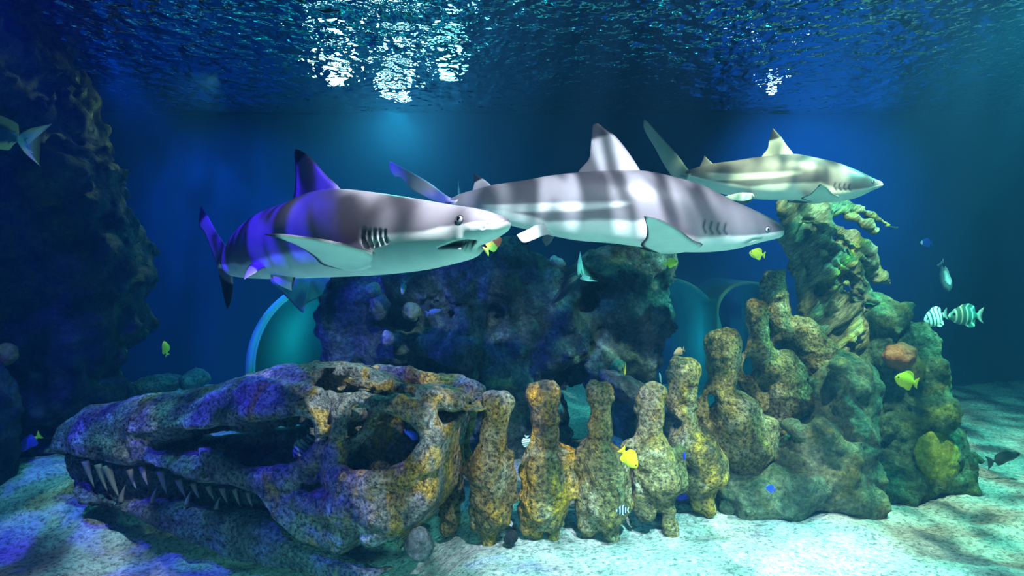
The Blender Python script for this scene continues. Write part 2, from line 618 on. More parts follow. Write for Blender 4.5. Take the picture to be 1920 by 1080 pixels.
def mirror_piece(piece, frame, px):
    V, Fc, Cc = piece
    k = int(np.argmin(np.abs(frame['PX'] - px))); p0, n = frame['C'][k], frame['N'][k]
    q = (V - p0) @ n
    return V - 2 * q[:, None] * n[None], [tuple(f)[::-1] for f in Fc], Cc


def make_shark(name, label, st, bound, fins, eye, group, mat, stripe=None, n=240, M=120, **kw):
    V, Fc, Cc, fr = shark_body(st, bound, stripe, n, M, **kw)
    pieces = [(V, Fc, Cc)]
    for f in fins:
        p = fin_mesh(f['lead'], f['trail'], f['thick'], fr, f['col'], flare=f.get('flare', 1.5))
        pieces.append(p)
        if f.get('mirror'):
            pieces.append(mirror_piece(p, fr, f['mirror']))
    mid = fr['C'][n // 2]
    o, V2, F2 = fuse(pieces, name, mat, mid)
    tag(o, label, 'shark', group)
    if eye:
        px, py, r = eye
        p, nn = ray_to(V2, F2, px, py)
        if p is not None:
            R = r * p[1] / F
            ev, ef = uv_sphere(p - nn * R * 0.45, R, 18, 12)
            e = mesh_obj('eye', ev, ef, MAT['eye'], p, parent=o); e['label'] = 'pale ringed eye'
            pv, pf = uv_sphere(p + nn * R * 0.30, np.array([0.42, 0.42, 0.6]) * R, 14, 10)
            mesh_obj('pupil', pv, pf, MAT['pupil'], p, parent=e)
            # dark rim of the lid
            a = np.cross(nn, [0, 0, 1.0]); a /= np.linalg.norm(a); b = np.cross(nn, a)
            tv, tf = [], []
            for i in range(24):
                th = 2 * math.pi * i / 24
                for j in range(8):
                    ph = 2 * math.pi * j / 8
                    rr = R * (1.02 + 0.14 * math.cos(ph))
                    tv.append(p - nn * R * 0.02 + (a * math.cos(th) + b * math.sin(th)) * rr + nn * R * 0.14 * math.sin(ph))
            for i in range(24):
                for j in range(8):
                    tf.append((i * 8 + j, ((i + 1) % 24) * 8 + j, ((i + 1) % 24) * 8 + (j + 1) % 8, i * 8 + (j + 1) % 8))
            mesh_obj('eyelid', tv, tf, MAT['lid'], p, parent=o)
    return o


def build_sharks():
    skin = MAT['skin']
    grp = 'blacktip sharks swimming across the tank'
    # front shark, bending away towards the left
    st = [(951.5, 417, 424, 1.655, 1.2), (949, 411, 430, 1.66, 1.25), (943, 407, 437, 1.668, 1.3), (928, 400.5, 446, 1.68, 1.3), (908, 394, 456, 1.70, 1.25), (893, 391, 463.5, 1.715, 1.15),
          (887, 389.5, 479, 1.72, 1.0), (880, 388.5, 485, 1.73, 0.98), (862, 386, 491, 1.75, 0.96), (830, 381, 499, 1.79, 0.92), (790, 374, 507, 1.845, 0.88), (740, 366, 513, 1.91, 0.85), (690, 359, 517, 1.985, 0.82),
          (640, 354.5, 519, 2.075, 0.80), (595, 360, 520.5, 2.175, 0.78), (550, 379, 522, 2.29, 0.74), (507, 394, 523, 2.41, 0.70), (476, 412, 522, 2.52, 0.66), (453, 432, 520, 2.61, 0.60), (436, 452, 517, 2.70, 0.55), (427, 468, 511, 2.79, 0.5), (420, 479, 505, 2.88, 0.45)]
    bound = [(951, 417), (915, 418), (880, 424), (857, 428), (832, 437), (800, 441), (765, 445), (733, 450), (690, 468), (600, 476), (545, 482), (500, 494), (450, 496), (420, 495)]
    und = np.array([0.80, 0.88, 0.84])
    fins = [
        dict(lead=[(648, 385), (636, 352), (612, 329), (583, 296), (565, 283), (554, 279)], trail=[(548, 408), (549, 378), (553, 352), (554.5, 318), (552, 292), (554, 279)], thick=0.035, col=fin_colour(0.76, True)),
        dict(lead=[(716, 478, 1.86), (676, 466, 1.80), (620, 453, 1.74), (555, 443, 1.70), (520, 440, 1.69), (494, 439.5, 1.69)], trail=[(640, 505, 1.97), (604, 496, 1.92), (588, 481, 1.87), (562, 463, 1.79), (525, 447, 1.72), (494, 439.5, 1.69)],
             thick=0.035, col=fin_colour(0.86, True, und), mirror=690, flare=1.0),
        dict(lead=[(508, 505, 2.30), (495, 502, 2.27), (478, 512, 2.24), (457, 524, 2.22)], trail=[(480, 492, 2.36), (468, 497, 2.33), (460, 511, 2.26), (457, 524, 2.22)], thick=0.02, col=fin_colour(None, True)),
        dict(lead=[(506, 512, 2.32), (513, 527, 2.28), (528, 537, 2.26), (547, 545, 2.25)], trail=[(556, 512, 2.22), (552, 526, 2.23), (549, 536, 2.24), (547, 545, 2.25)], thick=0.016, col=fin_colour(None, True, und)),
        dict(lead=[(432, 480, 2.80), (421, 459, 2.86), (405, 434, 2.96), (389, 404, 3.03), (377, 386, 3.07)], trail=[(411, 508, 2.90), (404, 488, 2.96), (394, 464, 3.02), (384, 437, 3.07), (374, 424, 3.09), (374, 402, 3.08), (377, 386, 3.07)], thick=0.03, col=fin_colour(0.80, True)),
        dict(lead=[(436, 497, 2.80), (436, 520, 2.83), (437, 541, 2.86), (434, 565, 2.90), (426.5, 581, 2.93)], trail=[(411, 486, 2.90), (410, 508, 2.94), (415, 534, 2.96), (421, 562, 2.95), (426.5, 581, 2.93)], thick=0.03, col=fin_colour(0.35, True)),
    ]
    gills = [([(681, 432), (678, 445), (681, 452), (688, 463)], 3.0, 0.020), ([(691, 433), (690, 446), (697, 461)], 2.2, 0.014), ([(701, 432), (700, 445), (706, 460)], 2.2, 0.014), ([(711, 432), (711, 445), (716, 457)], 2.0, 0.012), ([(721, 433), (720, 444), (725, 454)], 1.8, 0.010)]
    mouth = ([(820, 466), (835, 459), (852, 452.5), (872, 450), (888, 451), (893, 453), (888, 462), (882, 468.5), (868, 465.5), (848, 465)], 0.018)
    make_shark('blacktip_shark', 'large grey shark with violet-lit tail, open mouth and ringed eye, closest to the window', st, bound, fins, (861, 411.5, 8.5), grp, skin, n=300, M=150,
               gills=gills, mouth=mouth, nostril=[(906, 428), (910, 423), (914, 420)],
               creases=[([(690, 470), (700, 476)], 2.0, 0.006)], ridges=[([(834, 470), (850, 469), (866, 470.5), (878, 475)], 2.5, 0.004)])
    # second shark, broadside
    st = [(1470, 428, 438, 2.50, 1.1), (1467, 424, 443, 2.502, 1.15), (1458, 416.5, 447, 2.505, 1.1), (1430, 402, 453.5, 2.51, 1.0), (1402, 389, 461, 2.515, 0.92), (1374, 377, 468, 2.52, 0.86), (1319, 349, 473, 2.535, 0.8), (1263, 332, 471.5, 2.55, 0.78),
          (1208, 321, 464, 2.565, 0.76), (1150, 320, 456.5, 2.585, 0.75), (1079, 324.5, 450.5, 2.615, 0.73), (1030, 330, 441, 2.645, 0.71), (986, 338, 430, 2.675, 0.69), (950, 343, 421, 2.705, 0.67), (920, 348, 411, 2.735, 0.65), (886, 357, 400, 2.775, 0.6), (866, 363, 393, 2.80, 0.55), (848, 371, 388, 2.83, 0.5), (840, 374, 386, 2.845, 0.45)]
    bound = [(1470, 432), (1416, 441), (1347, 445), (1305, 450), (1250, 440), (1207, 418), (1126, 417), (1032, 418), (1005, 408), (960, 398), (914, 393), (840, 386)]
    stripe = [(905, 385, 397), (950, 386, 399), (1017, 385, 400), (1070, 385, 399), (1126, 385, 396), (1190, 384, 388)]
    fins = [
        dict(lead=[(1215, 352), (1201, 321), (1180, 288), (1160, 262), (1143, 246), (1120, 229.5)], trail=[(1078, 350), (1084, 323), (1103, 300), (1107, 282), (1109, 256), (1111, 236), (1120, 229.5)], thick=0.035, col=fin_colour(0.74, False, body=np.array([0.36, 0.34, 0.37]))),
        dict(lead=[(930, 362), (919, 346), (905, 335), (889, 325)], trail=[(882, 368), (886, 356), (889, 343), (889, 325)], thick=0.02, col=fin_colour(0.62, False, body=np.array([0.36, 0.34, 0.37]))),
        dict(lead=[(866, 372, 2.80), (843, 370, 2.84), (804, 342, 2.90), (762, 318, 2.96), (731, 302, 3.0)], trail=[(852, 392, 2.83), (823, 380, 2.88), (775, 357, 2.95), (753, 333, 2.99), (740, 330, 3.0), (731, 316, 3.0), (731, 302, 3.0)], thick=0.03, col=fin_colour(None, False, body=np.array([0.42, 0.40, 0.44]))),
        dict(lead=[(862, 380, 2.81), (848, 392, 2.83), (836, 412, 2.86), (822, 432, 2.88)], trail=[(838, 378, 2.84), (828, 388, 2.87), (823, 408, 2.89), (822, 432, 2.88)], thick=0.02, col=fin_colour(0.7, True)),
        dict(lead=[(1318, 458, 2.44), (1299, 450, 2.40), (1272, 430, 2.31), (1240, 413, 2.22), (1207, 405, 2.15)], trail=[(1230, 474, 2.56), (1202, 461, 2.47), (1211, 446, 2.37), (1213, 428, 2.26), (1207, 405, 2.15)], thick=0.03, col=fin_colour(0.93, True, und), mirror=1260, flare=0.6),
        dict(lead=[(1040, 424, 2.63), (1010, 421, 2.56), (992, 429, 2.52), (969, 440, 2.48)], trail=[(1052, 438, 2.66), (1022, 441, 2.57), (1002, 449, 2.52), (983, 455, 2.49), (974, 448, 2.48), (969, 440, 2.48)], thick=0.012, col=fin_colour(None, False, np.array([0.45, 0.47, 0.46])), mirror=1020),
    ]
    gills = [([(1322 + k * 13, 414 + k * 2), (1319 + k * 13, 426 + k * 2), (1324 + k * 13, 437 + k)], 1.8, 0.006) for k in range(4)]
    make_shark('blacktip_shark', 'grey shark in broadside view with a black tipped dorsal fin, centremost of the sharks', st, bound, fins, (1439.5, 430, 5.0), grp, skin, stripe=stripe, n=240, M=120, gills=gills,
               creases=[([(1398, 456), (1412, 449), (1428, 447)], 1.6, 0.006)])
    # third shark, further off on the right
    st = [(1654, 343, 349, 3.22, 1.1), (1651, 340, 351, 3.22, 1.15), (1638, 335, 356, 3.225, 1.1), (1608, 321, 370, 3.23, 0.95), (1569, 306, 378.5, 3.24, 0.85), (1527, 296, 378.5, 3.25, 0.8), (1488, 289, 375, 3.265, 0.78), (1427, 294, 374, 3.29, 0.75), (1374, 302, 367, 3.33, 0.7),
          (1336, 307, 359, 3.37, 0.65), (1311, 313, 348, 3.40, 0.6), (1291, 319, 340, 3.43, 0.55), (1282, 323, 338, 3.445, 0.45)]
    bound = [(1654, 345), (1619, 354), (1563, 361), (1527, 346), (1402, 352), (1360, 345), (1330, 338), (1291, 328), (1280, 327)]
    stripe = [(1320, 325, 340), (1380, 329, 341), (1440, 328, 338), (1500, 326, 331)]
    pg = np.array([0.5, 0.52, 0.48])
    fins = [
        dict(lead=[(1496, 306), (1488, 289), (1474, 271), (1462, 253), (1449, 240)], trail=[(1426, 310), (1428, 294), (1439, 279), (1442, 263), (1449, 240)], thick=0.03, col=fin_colour(0.68, False, body=pg)),
        dict(lead=[(1342, 316), (1337, 307), (1329, 300), (1321, 292)], trail=[(1311, 322), (1312, 312), (1316, 304), (1321, 292)], thick=0.016, col=fin_colour(None, False)),
        dict(lead=[(1300, 324, 3.42), (1289, 316, 3.44), (1270, 290, 3.48), (1236, 252, 3.53), (1215, 229, 3.56), (1204, 222, 3.57)], trail=[(1288, 342, 3.44), (1266, 338, 3.47), (1245, 309, 3.51), (1229, 279, 3.54), (1210, 247, 3.57), (1204, 222, 3.57)], thick=0.03, col=fin_colour(0.95, False, body=pg)),
        dict(lead=[(1296, 332, 3.42), (1284, 345, 3.44), (1272, 360, 3.47), (1262, 372, 3.5)], trail=[(1274, 328, 3.46), (1266, 338, 3.48), (1262, 352, 3.5), (1262, 372, 3.5)], thick=0.018, col=fin_colour(0.8, False)),
        dict(lead=[(1575, 368, 3.16), (1561, 363, 3.12), (1550, 351, 3.06), (1537, 345, 3.0)], trail=[(1520, 378, 3.22), (1502, 372, 3.16), (1518, 365, 3.10), (1529, 355, 3.04), (1537, 345, 3.0)], thick=0.022, col=fin_colour(0.9, True, und), mirror=1540, flare=0.6),
        dict(lead=[(1408, 362, 3.22), (1390, 361, 3.17), (1372, 365, 3.14), (1354, 369, 3.12)], trail=[(1412, 373, 3.25), (1394, 377, 3.18), (1372, 375, 3.15), (1354, 369, 3.12)], thick=0.014, col=fin_colour(None, False, und), mirror=1400),
    ]
    gills = [([(1566 + k * 9, 344 + k), (1564 + k * 9, 351 + k), (1568 + k * 9, 357)], 1.4, 0.005) for k in range(4)]
    make_shark('blacktip_shark', 'pale teal-lit grey shark swimming over the gnarled rock trunk, furthest of the three', st, bound, fins, (1637, 341, 3.4), grp, skin, stripe=stripe, n=200, M=100, gills=gills)
# ------------------------------------------------------------------ the giant skull
def pxseg(P, a, b, ra, rb):
    """Round bar between two frame points (column, row, distance) with radii in frame pixels."""
    return seg(P, U(*a), U(*b), ra * a[2] / F, rb * b[2] / F)


def build_skull():
    A = np.array([(850 - 960) / F * 2.86, 2.86]); B = np.array([(105 - 960) / F * 3.34, 3.34])
    e = (B - A) / np.linalg.norm(B - A)                      # towards the snout
    Ln = np.linalg.norm(B - A)
    w = np.array([-e[1], e[0]]); w = -w if w[1] > 0 else w   # towards the window
    O3 = np.array([A[0], A[1], 0.0])

    def loc(P):
        q = P[:, :2] - A
        return np.stack([q @ e, q @ w, P[:, 2]], 1)

    def wor(Q):
        Q = np.atleast_2d(Q)
        xy = A + Q[:, :1] * e + Q[:, 1:2] * w
        return np.column_stack([xy, Q[:, 2]])

    def SZ(px, py, wo):
        """Frame point -> (s, z) on the plane offset WO towards the window from the skull's middle."""
        r = np.array([(px - 960) / F, 1.0]); p0 = A + wo * w
        t = (p0 @ w) / (r @ w); d = t
        return np.array([(r * d - A) @ e, CZ + (HY - py) / F * d])

    Ws = lambda s: np.interp(s, [-0.2, 0.0, 0.25, 0.55, 0.9, 1.4, 1.9, 2.15, 2.4], [0.20, 0.25, 0.29, 0.27, 0.225, 0.185, 0.15, 0.11, 0.06])

    def polysz(pts, k=0.8):
        out = []
        for px, py in pts:
            wo = 0.2
            for _ in range(3):
                s, z = SZ(px, py, wo); wo = k * float(Ws(s))
            out.append(SZ(px, py, wo))
        return smooth_poly(np.array(out), 3)

    top = [(116, 850), (106, 832), (110, 808), (125, 786), (169, 763), (274, 740), (372, 727), (420, 712), (469, 698), (511, 686), (612, 684), (655, 690), (690, 704), (713, 714), (740, 730), (775, 729), (810, 731), (850, 742), (866, 758), (868, 775)]
    rear = [(852, 782), (842, 815), (834, 850), (830, 880), (830, 915), (820, 950), (788, 992), (752, 1022), (730, 1050), (708, 1066)]
    under = [(640, 1056), (560, 1020), (519, 985), (500, 962), (486, 938), (453, 922), (410, 917), (352, 907), (313, 892), (274, 877), (243, 884), (197, 877), (150, 868), (134, 866)]
    upper = np.vstack([polysz(top, 0.35), polysz(rear, 0.85), polysz(under, 0.9)])
    upper = polysz_fix(upper)
    jawp = polysz([(130, 912), (140, 905), (158, 922), (208, 937), (255, 936), (313, 940), (372, 944), (430, 955), (461, 957), (500, 975), (560, 1010), (640, 1040), (712, 1058), (738, 1062), (735, 1082), (640, 1100), (540, 1090), (449, 1066), (391, 1040), (329, 1012), (247, 973), (197, 953), (150, 954), (134, 930)], 0.85)
    mouth_block = polysz([(140, 850), (197, 866), (274, 866), (352, 896), (453, 908), (520, 940), (560, 1000), (400, 985), (250, 955), (160, 935)], 0.0)  # wall added in the mouth gap to hide the lit sand behind
    ant = polysz([(330, 818), (380, 809), (480, 788), (558, 777), (592, 783), (601, 812), (596, 838), (573, 860), (528, 882), (480, 885), (440, 872), (405, 855), (375, 838)], 0.95)
    orb = polysz([(645, 850), (642, 823), (655, 785), (680, 772), (713, 770), (752, 782), (784, 808), (790, 835), (780, 856), (760, 874), (713, 890), (672, 893), (652, 880)], 0.95)
    tem = polysz([(588, 703), (612, 692), (650, 700), (672, 716), (655, 736), (622, 740), (598, 726)], 0.55)
    tem2 = polysz([(640, 752), (660, 742), (695, 752), (712, 764), (690, 772), (655, 775), (644, 768)], 0.8)

    def shell(P, poly, round_r, wscale, tk, upperprof=None):
        Q = loc(P); aw = np.abs(Q[:, 1])
        d2 = poly_sdf(Q[:, 0], Q[:, 2], poly)
        if upperprof is not None:
            zt = np.interp(Q[:, 0], upperprof[0], upperprof[1]); zb = np.interp(Q[:, 0], upperprof[0], upperprof[2]); hh = np.maximum(zt - zb, 0.05)
            k = np.clip((Q[:, 2] - zb - 0.35 * hh) / (0.65 * hh), 0, 1)
            round_r = np.minimum(0.05 + (round_r - 0.05) * k, 0.5 * hh)
        depth = np.clip(-d2, 0, round_r) / round_r
        wm = Ws(Q[:, 0]) * wscale * np.sqrt(np.clip(1 - (1 - depth) ** 2, 0, 1))
        out = np.where(d2 > 0, np.sqrt(d2 ** 2 + np.maximum(aw - 0.0, 0) ** 2 * 0.2), (aw - wm) * 0.8)
        out = np.maximum(out, d2 * 0.9)
        din = d2 + tk
        dep2 = np.clip(-din, 0, round_r) / round_r
        wi = (Ws(Q[:, 0]) * wscale - tk) * np.sqrt(np.clip(1 - (1 - dep2) ** 2, 0, 1))
        inner = np.maximum((aw - wi) * 0.8, din)
        return Q, aw, d2, out, inner

    ss = np.linspace(-0.15, 2.4, 120); zz = np.linspace(-0.1, 1.0, 220)
    gs, gz = np.meshgrid(ss, zz, indexing='ij'); ins = poly_sdf(gs.ravel(), gz.ravel(), upper).reshape(gs.shape) < 0
    ok = ins.any(1); zt_ = np.array([zz[r][-1] if False else zz[np.where(r)[0][-1]] for r in ins[ok]]); zb_ = np.array([zz[np.where(r)[0][0]] for r in ins[ok]])
    prof_u = (ss[ok], zt_, zb_)
    # ridges that stand proud of the cheek, as bars on the near side (mirrored by |w|)
    def pt(px, py, k=1.0, add=0.0):
        wo = 0.2
        for _ in range(3):
            s, z = SZ(px, py, wo); wo = k * float(Ws(s)) + add
        s, z = SZ(px, py, wo); return np.array([s, wo, z])
    bars = []
    def bar(pts, r, k=0.95, add=0.0):
        pp = [pt(p[0], p[1], k, add) for p in pts]
        rr = r if isinstance(r, (list, tuple)) else [r] * len(pp)
        for a, b, ra, rb in zip(pp[:-1], pp[1:], rr[:-1], rr[1:]): bars.append((a, b, ra, rb))
    bar([(372, 838), (430, 880), (480, 898), (540, 893), (580, 868), (602, 835), (605, 800), (598, 772)], [0.03, 0.035, 0.035, 0.035, 0.035, 0.03, 0.035, 0.04], 0.9)       # rim of the big opening
    bar([(598, 772), (570, 756), (480, 772), (380, 795), (250, 808)], [0.045, 0.04, 0.03, 0.028, 0.02], 0.92)
    bar([(628, 900), (632, 850), (636, 810), (640, 770), (650, 752)], [0.06, 0.05, 0.04, 0.04, 0.04], 0.92)                   # bar before the eye
    bar([(640, 900), (700, 912), (760, 896), (800, 860)], [0.06, 0.06, 0.055, 0.05], 0.95, 0.01)                               # cheek bar
    bar([(800, 860), (808, 815), (795, 780), (750, 762), (700, 758)], [0.05, 0.05, 0.055, 0.05, 0.035], 0.95, 0.0)
    bar([(560, 940), (640, 950), (720, 960), (790, 930)], [0.05, 0.07, 0.08, 0.05], 0.95, 0.015)
    bar([(700, 1000), (745, 970), (800, 915)], [0.06, 0.06, 0.05], 0.95, 0.0)
    bar([(660, 716), (720, 722), (790, 738), (850, 750)], [0.03, 0.03, 0.035, 0.04], 0.5)
    bar([(300, 780), (400, 750), (500, 722), (590, 742), (600, 770)], [0.02, 0.025, 0.03, 0.035, 0.04], 0.75)
    bar([(590, 742), (680, 746), (740, 752)], [0.03, 0.03, 0.03], 0.85)
    bar([(140, 825), (220, 845), (300, 868), (380, 890)], [0.03, 0.03, 0.03, 0.03], 0.9)
    knobs = [pt(848, 756, 0.6), pt(800, 745, 0.7)]
    inside = [(pt(708, 778, 0.55), pt(655, 848, 0.6), 0.032, 0.04), (pt(740, 800, 0.25), pt(715, 900, 0.3), 0.06, 0.075), (pt(700, 830, 0.2), pt(760, 850, 0.15), 0.08, 0.07), (pt(560, 890, 0.3), pt(760, 900, 0.3), 0.035, 0.05)]
    foram = [pt(x, y, 1.0) for x, y in ((238, 850), (190, 852), (500, 745), (462, 722), (540, 715), (200, 800), (300, 860))]

    def skull(P):
        Q, aw, d2, out, inner = shell(P, upper, 0.24, 1.0, 0.055, prof_u)
        f = smax(out, -np.maximum(inner, Q[:, 0] - 1.45), 0.03)
        for poly in (ant, orb, tem, tem2):
            dp = poly_sdf(Q[:, 0], Q[:, 2], poly)
            cut = np.maximum(dp, (0.04 - Q[:, 1]) if poly is ant or poly is orb else (0.04 - aw))
            f = smax(f, -cut, 0.035)
        M = Q.copy(); M[:, 1] = aw
        for a, b, ra, rb in bars: f = smin(f, seg(M, a, b, ra, rb), 0.035)
        for c in knobs: f = smin(f, ell(M, c, (0.07, 0.06, 0.05)), 0.03)
        for a, b, ra, rb in inside: f = smin(f, seg(M, a, b, ra, rb), 0.02)
        for c in foram: f = smax(f, -(np.linalg.norm(M - c, axis=1) - 0.016), 0.012)
        # long groove in the snout in front of the big opening
        g = seg(M, pt(250, 822, 1.0), pt(372, 822, 0.95), 0.012, 0.035); f = smax(f, -g, 0.03)
        return f

    def jaw(P):
        Q, aw, d2, out, inner = shell(P, jawp, 0.045, 1.02, 0.05)
        f = smax(out, (Ws(Q[:, 0]) - 0.10) - aw - 0.03 * (Q[:, 0] > 1.95), 0.03)
        return smin(f, np.maximum(poly_sdf(Q[:, 0], Q[:, 2], mouth_block), aw - 0.045), 0.02)

    rough = lambda P: 0.016 * fbm(P, 10, 4, 3) + 0.016 * fbm(P, 3.6, 2, 8) + 0.012 * (worley(P, 20, 4) - 0.5) + 0.012 * np.abs(fbm(P * np.array([1, 1, 2.2]), 7, 2, 44))
    # grid in world axes
    lo = np.array([-2.55, 2.35, -0.12]); hi = np.array([0.05, 3.75, 0.95])
    root = empty('dinosaur_skull', [-1.2, 3.0, 0.0])
    tag(root, 'giant weathered dinosaur skull lying open-jawed on the sand', 'skull')
    V, Q = sdf_mesh(skull, lo, hi, 0.0125, rough, 0.06)
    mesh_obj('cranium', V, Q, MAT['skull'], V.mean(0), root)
    V, Q = sdf_mesh(jaw, lo, np.array([0.05, 3.75, 0.6]), 0.0125, rough, 0.06)
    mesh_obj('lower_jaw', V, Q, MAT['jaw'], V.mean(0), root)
    # teeth, hanging from the upper jaw (and a few in the lower one)
    def tooth(px, py, px2, py2, r, k=0.86):
        a3 = pt(px, py, k); b3 = pt(px2, py2, k * 0.98)
        a, b = wor(a3)[0], wor(b3)[0]
        ax = b - a; L = np.linalg.norm(ax); ax /= L
        s1 = np.cross(ax, [0.3, 0.9, 0.1]); s1 /= np.linalg.norm(s1); s2 = np.cross(ax, s1)
        n, V, Fc = 10, [], []
        for i in range(7):
            t = i / 7; rr = r * (1 - t) ** 0.75; c = a + ax * L * t + np.array([e[0], e[1], 0]) * (-0.018) * t * t
            for j in range(n):
                th = 2 * math.pi * j / n; V.append(c + (s1 * math.cos(th) + s2 * math.sin(th)) * rr)
        V.append(b + np.array([e[0], e[1], 0]) * (-0.018))
        for i in range(6):
            for j in range(n): Fc.append((i * n + j, i * n + (j + 1) % n, (i + 1) * n + (j + 1) % n, (i + 1) * n + j))
        for j in range(n): Fc.append((6 * n + j, 6 * n + (j + 1) % n, 7 * n))
        Fc.append(tuple(range(n))[::-1])
        mesh_obj('tooth', V, recalc(V, Fc), MAT['tooth'], a, root)
    for px, py, px2, py2, r in [(160, 864, 172, 915, 0.018), (185, 870, 196, 922, 0.020), (200, 872, 218, 934, 0.022), (243, 880, 250, 918, 0.016), (266, 874, 272, 912, 0.015), (300, 882, 308, 928, 0.017), (334, 898, 342, 932, 0.016), (362, 904, 368, 936, 0.015),
                                (390, 910, 396, 938, 0.014), (416, 914, 421, 944, 0.014), (440, 916, 444, 948, 0.013), (464, 922, 467, 950, 0.012)]:
        tooth(px, py, px2, py2, r)
    for px, py, px2, py2, r in [(226, 940, 230, 908, 0.014), (285, 942, 288, 914, 0.013), (350, 946, 352, 920, 0.012), (405, 954, 407, 930, 0.011)]:
        tooth(px, py, px2, py2, r, 0.84)
    return root


def polysz_fix(p):
    return p


# ------------------------------------------------------------------ vertebrae
def bone_rough(P):
    return 0.017 * fbm(P, 11, 4, 21) + 0.012 * fbm(P, 5.0, 2, 9) + 0.014 * (worley(P * np.array([1, 1, .7]), 20, 6) - 0.5) - 0.011 * np.maximum(0, 0.25 - np.abs(fbm(P * np.array([1, 1, 1.5]), 6, 2, 61))) / 0.25


def make_vertebra(label, bars, holes, d, mat, pad=0.06):
    """bars: (x0,y0,r0,x1,y1,r1[,dd0,dd1]) in frame pixels at distance D (dd: further from / nearer to the window)."""
    prim = []; pts = []
    for b in bars:
        x0, y0, r0, x1, y1, r1 = b[:6]; a0, a1 = (b[6], b[7]) if len(b) > 6 else (0, 0)
        d0, d1 = d + a0, d + a1
        prim.append((U(x0, y0, d0), U(x1, y1, d1), r0 * d0 / F, r1 * d1 / F)); pts += [U(x0, y0, d0), U(x1, y1, d1)]
    rm = max(max(p[2], p[3]) for p in prim)
    lo = np.min(pts, 0) - rm - pad; hi = np.max(pts, 0) + rm + pad
    hs = [(U(x, y, d), r * d / F) for x, y, r in holes]
    def fn(P):
        f = np.full(len(P), 1e3)
        for a, b, ra, rb in prim: f = smin(f, seg(P, a, b, ra, rb), 0.022)
        for c, r in hs:
            q = P - c; q = q * np.array([1, 0.35, 0.75]); f = smax(f, -(np.sqrt((q * q).sum(1)) - r), 0.03)
        return f
    V, Q = sdf_mesh(fn, lo, hi, 0.0092, bone_rough, 0.07)
    c = V.mean(0); c[2] = V[:, 2].min()
    o = mesh_obj('vertebra', V, Q, mat, c)
    return tag(o, label, 'vertebra', 'fossil backbone vertebrae standing in the sand')


